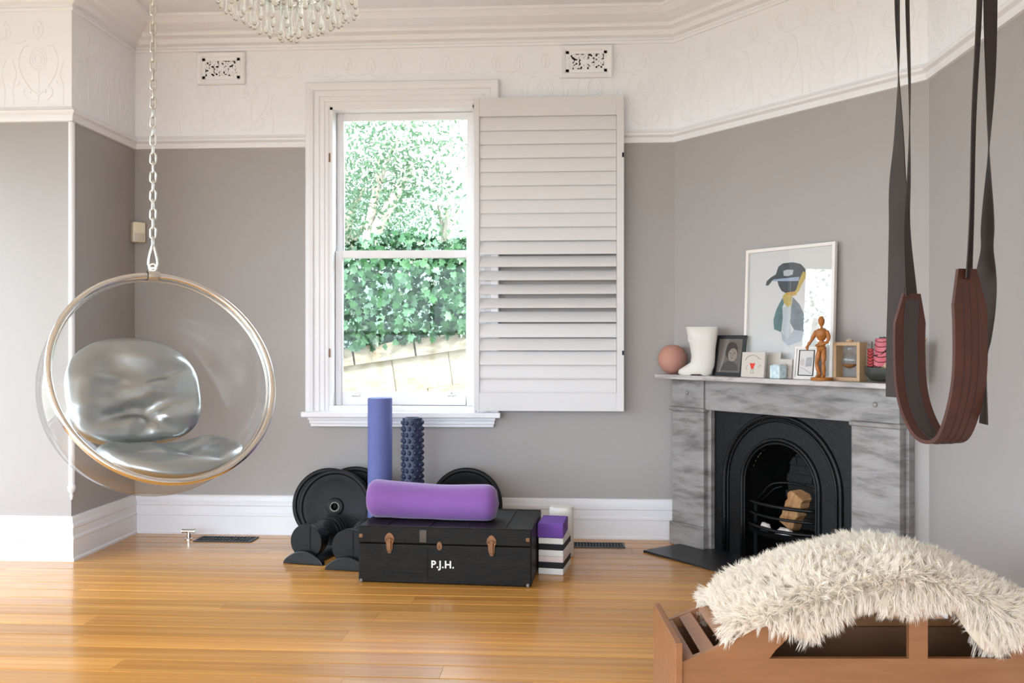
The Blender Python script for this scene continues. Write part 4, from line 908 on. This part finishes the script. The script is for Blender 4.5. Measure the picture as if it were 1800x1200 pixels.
for s, kx, fx_ in ((-1, -.075, -.03), (1, .05, .045)): jt((s * .042, 0, .455), .036); mp_([(s * .042, 0, .45), ((s * .042 + kx) / 2, -.01, .36), (kx, -.02, .265)], [.034, .042, .026], 'thigh'); jt((kx, -.02, .255), .026); mp_([(kx, -.02, .25), ((kx + fx_) / 2, -.012, .17), (fx_, 0, .085)], [.026, .034, .018], 'shin'); mp_([(fx_, .012, .07), (fx_ - s * -.01, -.03, .062), (fx_ + s * .016, -.075, .056)], [.02, .026, .016], 'foot')
MB().cyl((.01, .018, .014), (.01, .016, .46 * S), .002, seg=6).build('support_rod', M['steel'], mq)
# bulb vase in a wooden square frame
vn = .10; ta_, tb_ = t_at(1464, vn + .03), t_at(1511, vn + .03); vt = (ta_ + tb_) / 2; wd = (tb_ - ta_) / 2; hh = fz(1487, 601, vn + .03) - MZ
bv = thing('bulb_vase', 'round glass bulb vase hung in a pale wooden square frame', 'vase', fw(vt, vn, MZ), FA)
for nm, b_ in (('frame_side', (-wd, -wd + .018, 0, hh)), ('frame_side', (wd - .018, wd, 0, hh)), ('frame_top', (-wd + .018, wd - .018, hh - .018, hh)), ('frame_base', (-wd + .018, wd - .018, 0, .018))): MB().box(b_[0], b_[1], -.03, .03, b_[2], b_[3]).build(nm, M['lightwood'], bv, None, .0015)
bz = hh * .53; br = .043
MB().lathe([(.004, bz - br), (br * .6, bz - br * .8), (br, bz), (br * .72, bz + br * .7), (.016, bz + br * .98), (.014, hh - .02), (.016, hh - .018), (.016, hh + .016)], 28).build('glass_bulb', M['glass'], bv, 180)
MB().lathe([(0, bz - br * .97), (br * .58, bz - br * .78), (br * .86, bz - br * .45), (0, bz - br * .45)], 28).build('liquid', M['amber'], bv, 60)
MB().lathe([(.0, hh + .002), (.018, hh + .002), (.019, hh + .012), (0, hh + .014)], 16).build('stopper', M['lightwood'], bv)
# model ship
sn0 = .125; st0 = t_at(1522, sn0)
shp = thing('model_ship', 'small model junk ship with dark hull and pink red folded sails', 'ornament', fw(st0, sn0, MZ), FA)
hl = .27
def hull(u, v):
    x = hl * u; k = math.sin(min(1, u * 5 + .15) * PI / 2) * math.sin(min(1, (1 - u) * 5 + .25) * PI / 2); b_ = .042 * k; a_ = PI * v
    top_ = .072 + .03 * max(0, u - .7) + .02 * max(0, .2 - u)
    return (x, b_ * math.cos(a_), top_ - (top_ - .004) * (math.sin(a_) ** .7) * (.45 + .55 * k))
MB().grid(20, 13, hull).build('hull', flat('ship_hull', 58, 58, 50, .45, var=.4, vscale=30), shp)
MB().grid(20, 3, lambda u, v: (hl * u, .040 * (v * 2 - 1) * math.sin(min(1, u * 5 + .15) * PI / 2) * math.sin(min(1, (1 - u) * 5 + .25) * PI / 2), .068)).build('deck', M['plydark'], shp)
rs = flat('sail_red', 172, 52, 52, .7, var=.2, vscale=30); pk = flat('sail_pink', 206, 120, 128, .7, col2=srgb(186, 84, 96), vscale=22); 
def sail(x0, x1, z0, z1, bulge, m, nm, top_in=0):
    o = MB().grid(12, 15, lambda u, v: (x0 + (x1 - x0) * u + top_in * v * (1 - u), -.012 - bulge * math.sin(u * PI) - .004 * abs(math.sin(v * PI * 6)), z0 + (z1 - z0) * v)).build(nm, m, shp, 60)
    sm = o.modifiers.new('thickness', 'SOLIDIFY'); sm.thickness = .002
    for v in np.linspace(.08, .95, 6):
        MB().tube([Vector((x0 + (x1 - x0) * u + top_in * v * (1 - u), -.016 - bulge * math.sin(u * PI), z0 + (z1 - z0) * v - .012 * math.sin(u * PI))) for u in np.linspace(0, 1, 9)], .0016, 5).build('batten', M['iron'], o)
sail(.018, .052, .075, .165, .006, rs, 'fore_sail'); sail(.05, .15, .075, .215, .022, pk, 'main_sail', .012); sail(.165, .285, .085, .20, .02, pk, 'rear_sail', .02)
MB().prism([(.10, .072), (.15, .112), (.155, .072)], -.034, -.030).build('cabin_panel', M['lightwood'], shp, None)
for x, h_ in ((.034, .20), (.10, .225), (.225, .215)): MB().cyl((x, 0, .06), (x, 0, h_), .003, .002, 8).build('mast', M['iron'], shp)
MB().box(.085, .155, -.02, -.015, .214, .221).build('yard', M['iron'], shp, None)
MB().tube(bez([(.148, -.03, .21), (.14, -.036, .17), (.11, -.036, .14), (.06, -.03, .13)], 6), .0022, 6).build('rigging', M['iron'], shp)
MB().cyl((.268, 0, .08), (.31, 0, .19), .004, .003, 8).prism([(.29, .165), (.318, .21), (.30, .225), (.285, .20)], -.004, .004).build('stern_ornament', M['lightwood'], shp, None)

# ------------------------------------------------------------------ strap swing on the right
SD = 2.8; sc0 = px(1650, 600, SD)
hx = math.atan2(-.97, .235) + YAW; hd = Vector((math.cos(hx), math.sin(hx), 0)); wdv = Vector((-hd.y, hd.x, 0))
sw = thing('strap_swing', 'brown padded strap swing hanging in front of the right wall', 'swing', (sc0.x, sc0.y, 0))
zy = lambda y: CAMZ - (y - 600) / F * SD
def ribbon(path, widths, dirs, th, name, m, parent):
    # path points (world minus swing origin), width direction per point
    vs = []; n = len(path)
    for i in range(n):
        p = Vector(path[i]); t = (Vector(path[min(i + 1, n - 1)]) - Vector(path[max(i - 1, 0)])).normalized(); d = Vector(dirs[i]); d = (d - t * d.dot(t)).normalized(); nn = t.cross(d)
        for a, b in ((-1, -1), (1, -1), (1, 1), (-1, 1)): vs.append(p + d * (a * widths[i] / 2) + nn * (b * th / 2))
    fs = [(i * 4 + k, i * 4 + (k + 1) % 4, i * 4 + 4 + (k + 1) % 4, i * 4 + 4 + k) for i in range(n - 1) for k in range(4)] + [(3, 2, 1, 0), tuple((n - 1) * 4 + k for k in range(4))]
    return MB().add(vs, fs).build(name, m, parent, 50)
# U-shaped pad: in plane (hd, z); left leg far, right leg near
gap = .128; zl_, zr_, zb_ = zy(512), zy(478), zy(772)
upts = [Vector((-gap * 1.0, 0, zl_)), Vector((-gap * 1.08, 0, (zl_ * 2 + zb_) / 3)), Vector((-gap * .98, 0, (zl_ + 2 * zb_) / 3 - .01)), Vector((-gap * .55, 0, zb_ + .035)), Vector((0, 0, zb_ - .005)), Vector((gap * .55, 0, zb_ + .025)), Vector((gap * .98, 0, (zr_ + 2 * zb_) / 3)), Vector((gap * 1.04, 0, (2 * zr_ + zb_) / 3)), Vector((gap * .92, 0, zr_))]
up_ = bez(upts, 8); path = [hd * p.x + Vector((0, 0, p.z)) for p in up_]; n = len(path)
wds = [.112 * min(1, .55 + .45 * min(i, n - 1 - i) / 5) for i in range(n)]
tw_ = [wdv for i in range(n)]
pad = ribbon(path, wds, tw_, .012, 'pad', M['pad'], sw)
inn = []
for i in range(n):
    t = (path[min(i + 1, n - 1)] - path[max(i - 1, 0)]).normalized(); nn = t.cross(wdv); c_ = Vector((0, 0, zb_ + .3)) - path[i]
    if nn.dot(c_) < 0: nn = -nn
    inn.append(path[i] + nn * .0072)
ribbon(inn[1:-1], [.05] * (n - 2), tw_[1:-1], .003, 'inner_webbing', M['padin'], pad)
for off_ in (-.024, .0, .024):
    outp = [path[i] - (inn[i] - path[i]) * .95 + wdv * off_ for i in range(2, n - 2)]; MB().tube(outp, .0009, 4).build('stitching', M['strap'], pad)
def strap(keys, name, th=.003, org_off=Vector((0, 0, 0))):
    # keys: (pixel x centre, pixel y, apparent width px, twist angle deg, depth offset)
    ks = bez([Vector((x, y_, w_)) for x, y_, w_, a_, d_ in keys], 8); an = bez([Vector((a_, d_, 0)) for x, y_, w_, a_, d_ in keys], 8)
    path = []; dirs = []
    for q_, e in zip(ks, an):
        d_ = SD + e.y; path.append(px(q_.x, q_.y, d_) - sw.location); a_ = math.radians(e.x); dirs.append(Vector((math.cos(a_ + YAW), math.sin(a_ + YAW), 0)))
    return ribbon(path, [.066] * len(path), dirs, th, name, M['strap'], sw)
lo_, ro_ = .124, -.124     # depth offsets of the far (left) and near (right) legs
strap([(1595, -170, 0, 75, lo_), (1595, 0, 0, 75, lo_), (1599, 160, 0, 70, lo_), (1598, 300, 0, 60, lo_), (1594, 400, 0, 50, lo_), (1602, 520, 0, 36, lo_)], 'main_strap')
strap([(1577, -170, 0, 50, lo_ + .03), (1577, 0, 0, 55, lo_ + .03), (1579, 100, 0, 62, lo_ + .03), (1580, 235, 0, 90, lo_ + .03), (1578, 320, 0, 115, lo_ + .03), (1581, 400, 0, 140, lo_ + .04), (1576, 500, 0, 118, lo_ + .06), (1573, 600, 0, 118, lo_ + .07), (1572, 698, 0, 118, lo_ + .07)], 'loose_strap')
strap([(1724, -170, 0, 50, ro_), (1722, 0, 0, 52, ro_), (1712, 200, 0, 54, ro_), (1708, 380, 0, 54, ro_), (1703, 490, 0, 50, ro_)], 'main_strap')
strap([(1742, -170, 0, 30, ro_ + .02), (1741, 0, 0, 30, ro_ + .02), (1741, 130, 0, 40, ro_ + .02), (1738, 260, 0, 62, ro_ + .02), (1736, 390, 0, 92, ro_ + .02), (1735, 440, 0, 92, ro_ + .02), (1732, 510, 0, 125, ro_ + .03), (1732, 590, 0, 92, ro_ + .04), (1731, 640, 0, 70, ro_ + .04), (1729, 745, 0, 82, ro_ + .04)], 'loose_strap')
for x_, d_ in ((1586, lo_ + .015), (1732, ro_ + .01)):
    p_ = px(x_, 0, SD + d_); zz = px(x_, -170, SD + d_).z
    MB().box(-.04, .04, -.02, .02, zz - .012, zz + .02).cyl((0, 0, zz), (0, 0, ZC - .001), .008, seg=8).lathe([(0, ZC - .012), (.04, ZC - .01), (.04, ZC - .001), (0, ZC - .001)], 16).build('ceiling_mount', M['iron'], sw, None, loc=(p_.x - sw.location.x, p_.y - sw.location.y, 0), rot=(0, 0, YAW))

# ------------------------------------------------------------------ wooden arc barrel with a sheepskin
br_ = thing('exercise_barrel', 'curved plywood pilates arc barrel under the sheepskin', 'exercise equipment', c2w(.53, 2.90, 0), YAW)
BL, BW = 1.36, .42
topf = smooth_table([(0, .225), (.16, .29), (.27, .36), (.4, .42), (.55, .465), (.7, .49), (.8, .488), (.95, .445), (1.11, .365), (1.3, .235), (1.36, .205)], 200, 8)
def side_panel(y0, y1):
    mb = MB(); xs = sorted(set(list(np.linspace(0.012, BL, 46)) + [.29, .735, .795, 1.06]))
    def op(x, lo=True):
        for a, b in ((.29, .735), (.795, 1.06)):
            if a <= x <= b:
                tp_ = topf(x) - .05; e = min(1, (x - .29) / .14) if a < .5 else min(1, (1.06 - x) / .10 + .15); return (.24, .24 + max(.0, tp_ - .24) * min(1, e ** .6))
        return None
    for a, b in zip(xs, xs[1:]):
        m = (a + b) / 2; o_ = op(m)
        if o_ is None: mb.prism([(a, .0), (b, .0), (b, topf(b)), (a, topf(a))], y0, y1)
        else:
            pa, pb = op(a) or op(m), op(b) or op(m)
            mb.prism([(a, 0), (b, 0), (b, .24), (a, .24)], y0, y1); mb.prism([(a, pa[1]), (b, pb[1]), (b, topf(b)), (a, topf(a))], y0, y1)
    return mb
for y0, nm in ((0, 'side_panel'), (BW - .02, 'side_panel')): side_panel(y0, y0 + .02).build(nm, M['ply'], br_, None, fix=False)
MB().box(-.012, .012, -.012, BW + .012, 0, .292).build('end_board', M['ply'], br_, None, .003)
MB().box(.02, BL - .02, BW - .034, BW - .022, .01, .22).build('inner_board', M['plydark'], br_, None); MB().box(.02, BL - .02, .02, BW - .035, .0, .012).build('base_board', M['plydark'], br_, None)
x = .03
while x < BL - .05:
    a_ = math.atan2(topf(x + .03) - topf(x - .01), .04); 
    MB().box(-.024, .024, .02, BW - .02, -.016, .0).build('slat', M['ply'], br_, None, .004, loc=(x, 0, topf(x) - .002), rot=(0, -a_, 0)); x += .072 * math.cos(a_)
# sheepskin
edge = smooth_table([(.03, .30), (.118, .332), (.271, .323), (.37, .278), (.424, .265), (.496, .314), (.532, .359), (.568, .377), (.658, .35), (.73, .341), (.82, .368), (.874, .359), (.91, .296), (.964, .233), (1.018, .22), (1.072, .26), (1.108, .296), (1.3, .18)], 240, 4)
def hide_pt(u, v):     # u along, v across (0 front hem .. 1 back hem)
    x = .165 + (1.285 - .165) * u; tz = topf(x) + .014 + .012 * noise.noise(Vector((x * 6, v * 5, 2)))
    hem = min(tz - .005, edge(x) + .035); drop = tz - hem; back_drop = .10 + .05 * math.sin(x * 9)
    Wt = BW + .03; tot = drop + Wt + back_drop; s_l = v * tot
    endf = min(1, min(u, 1 - u) / .06) ; shrink = .10 * (1 - endf) ** 2
    if s_l < drop:
        k = s_l; y_ = -.016 - .016 * math.sin(min(1, (drop - k) / max(drop, .01)) * PI) * min(1, drop / .1); z_ = hem + k
    elif s_l < drop + Wt: y_ = -.015 + (s_l - drop); z_ = tz + .02 * math.sin((s_l - drop) / Wt * PI)
    else: y_ = BW + .017; z_ = tz - (s_l - drop - Wt)
    kk = max(0, 1 - abs(s_l - drop) / .06); z_ -= .014 * kk * kk; y_ += .012 * kk * kk
    y_ += (BW / 2 - y_) * shrink * 2
    return Vector((x, y_, z_))
skn = thing('sheepskin', 'fluffy cream sheepskin rug draped over the plywood barrel', 'sheepskin', br_.location, YAW)
nu, nv = 90, 60
hd_ = MB().grid(nu, nv, lambda u, v: tuple(hide_pt(u, v))).build('hide', M['hide'], skn, 180)
sm = hd_.modifiers.new('thickness', 'SOLIDIFY'); sm.thickness = .004; sm.offset = -1
NC = 9000; clu = []
for k in range(NC):
    u, v = rng.random(), rng.random() ** 1.0
    p = hide_pt(u, v); e = .004; du = hide_pt(min(1, u + e), v) - hide_pt(max(0, u - e), v); dv = hide_pt(u, min(1, v + e)) - hide_pt(u, max(0, v - e))
    nn = du.cross(dv); nn.normalize()
    if nn.z < -.2 or (abs(nn.z) < .3 and ((v < .5 and nn.y > 0) or (v > .5 and nn.y < 0))): nn = -nn
    clu.append((p, nn, du.normalized(), dv.normalized()))
V = []; Fc = []
for p, nn, du, dv in clu:
    L = .052 * random.uniform(.75, 1.25); g = Vector((0, 0, -1)); flow = noise.noise_vector(p * 7) * .55
    steep = 1 - abs(nn.z)
    tipdir = (nn * (.95 - .35 * steep) + g * (.25 + .75 * steep) + flow + Vector((random.gauss(0, .25), random.gauss(0, .25), random.gauss(0, .15)))).normalized()
    tip = p + tipdir * L
    for s in range(10):
        a_, r_ = random.uniform(0, 6.283), .011 * math.sqrt(random.random()); root = p + du * (math.cos(a_) * r_) + dv * (math.sin(a_) * r_)
        t2 = tip + Vector((random.gauss(0, .0045), random.gauss(0, .0045), random.gauss(0, .004))); l2 = (t2 - root).length
        mid1 = root + nn * l2 * .36; mid2 = root.lerp(t2, .68) + nn * l2 * .12
        sd_ = (t2 - root).cross(Vector((random.gauss(0, 1), random.gauss(0, 1), random.gauss(0, 1)))).normalized()
        b0 = len(V)
        for q_, w_ in ((root, .0011), (mid1, .0011), (mid2, .0008)): V += [q_ - sd_ * w_, q_ + sd_ * w_]
        V.append(t2); Fc += [(b0, b0 + 1, b0 + 3, b0 + 2), (b0 + 2, b0 + 3, b0 + 5, b0 + 4), (b0 + 4, b0 + 5, b0 + 6)]
me = bpy.data.meshes.new('wool'); me.from_pydata([tuple(v) for v in V], [], Fc); me.materials.append(M['fur']); me.shade_smooth()
o = put(me, 'wool', skn); o['kind'] = 'stuff'
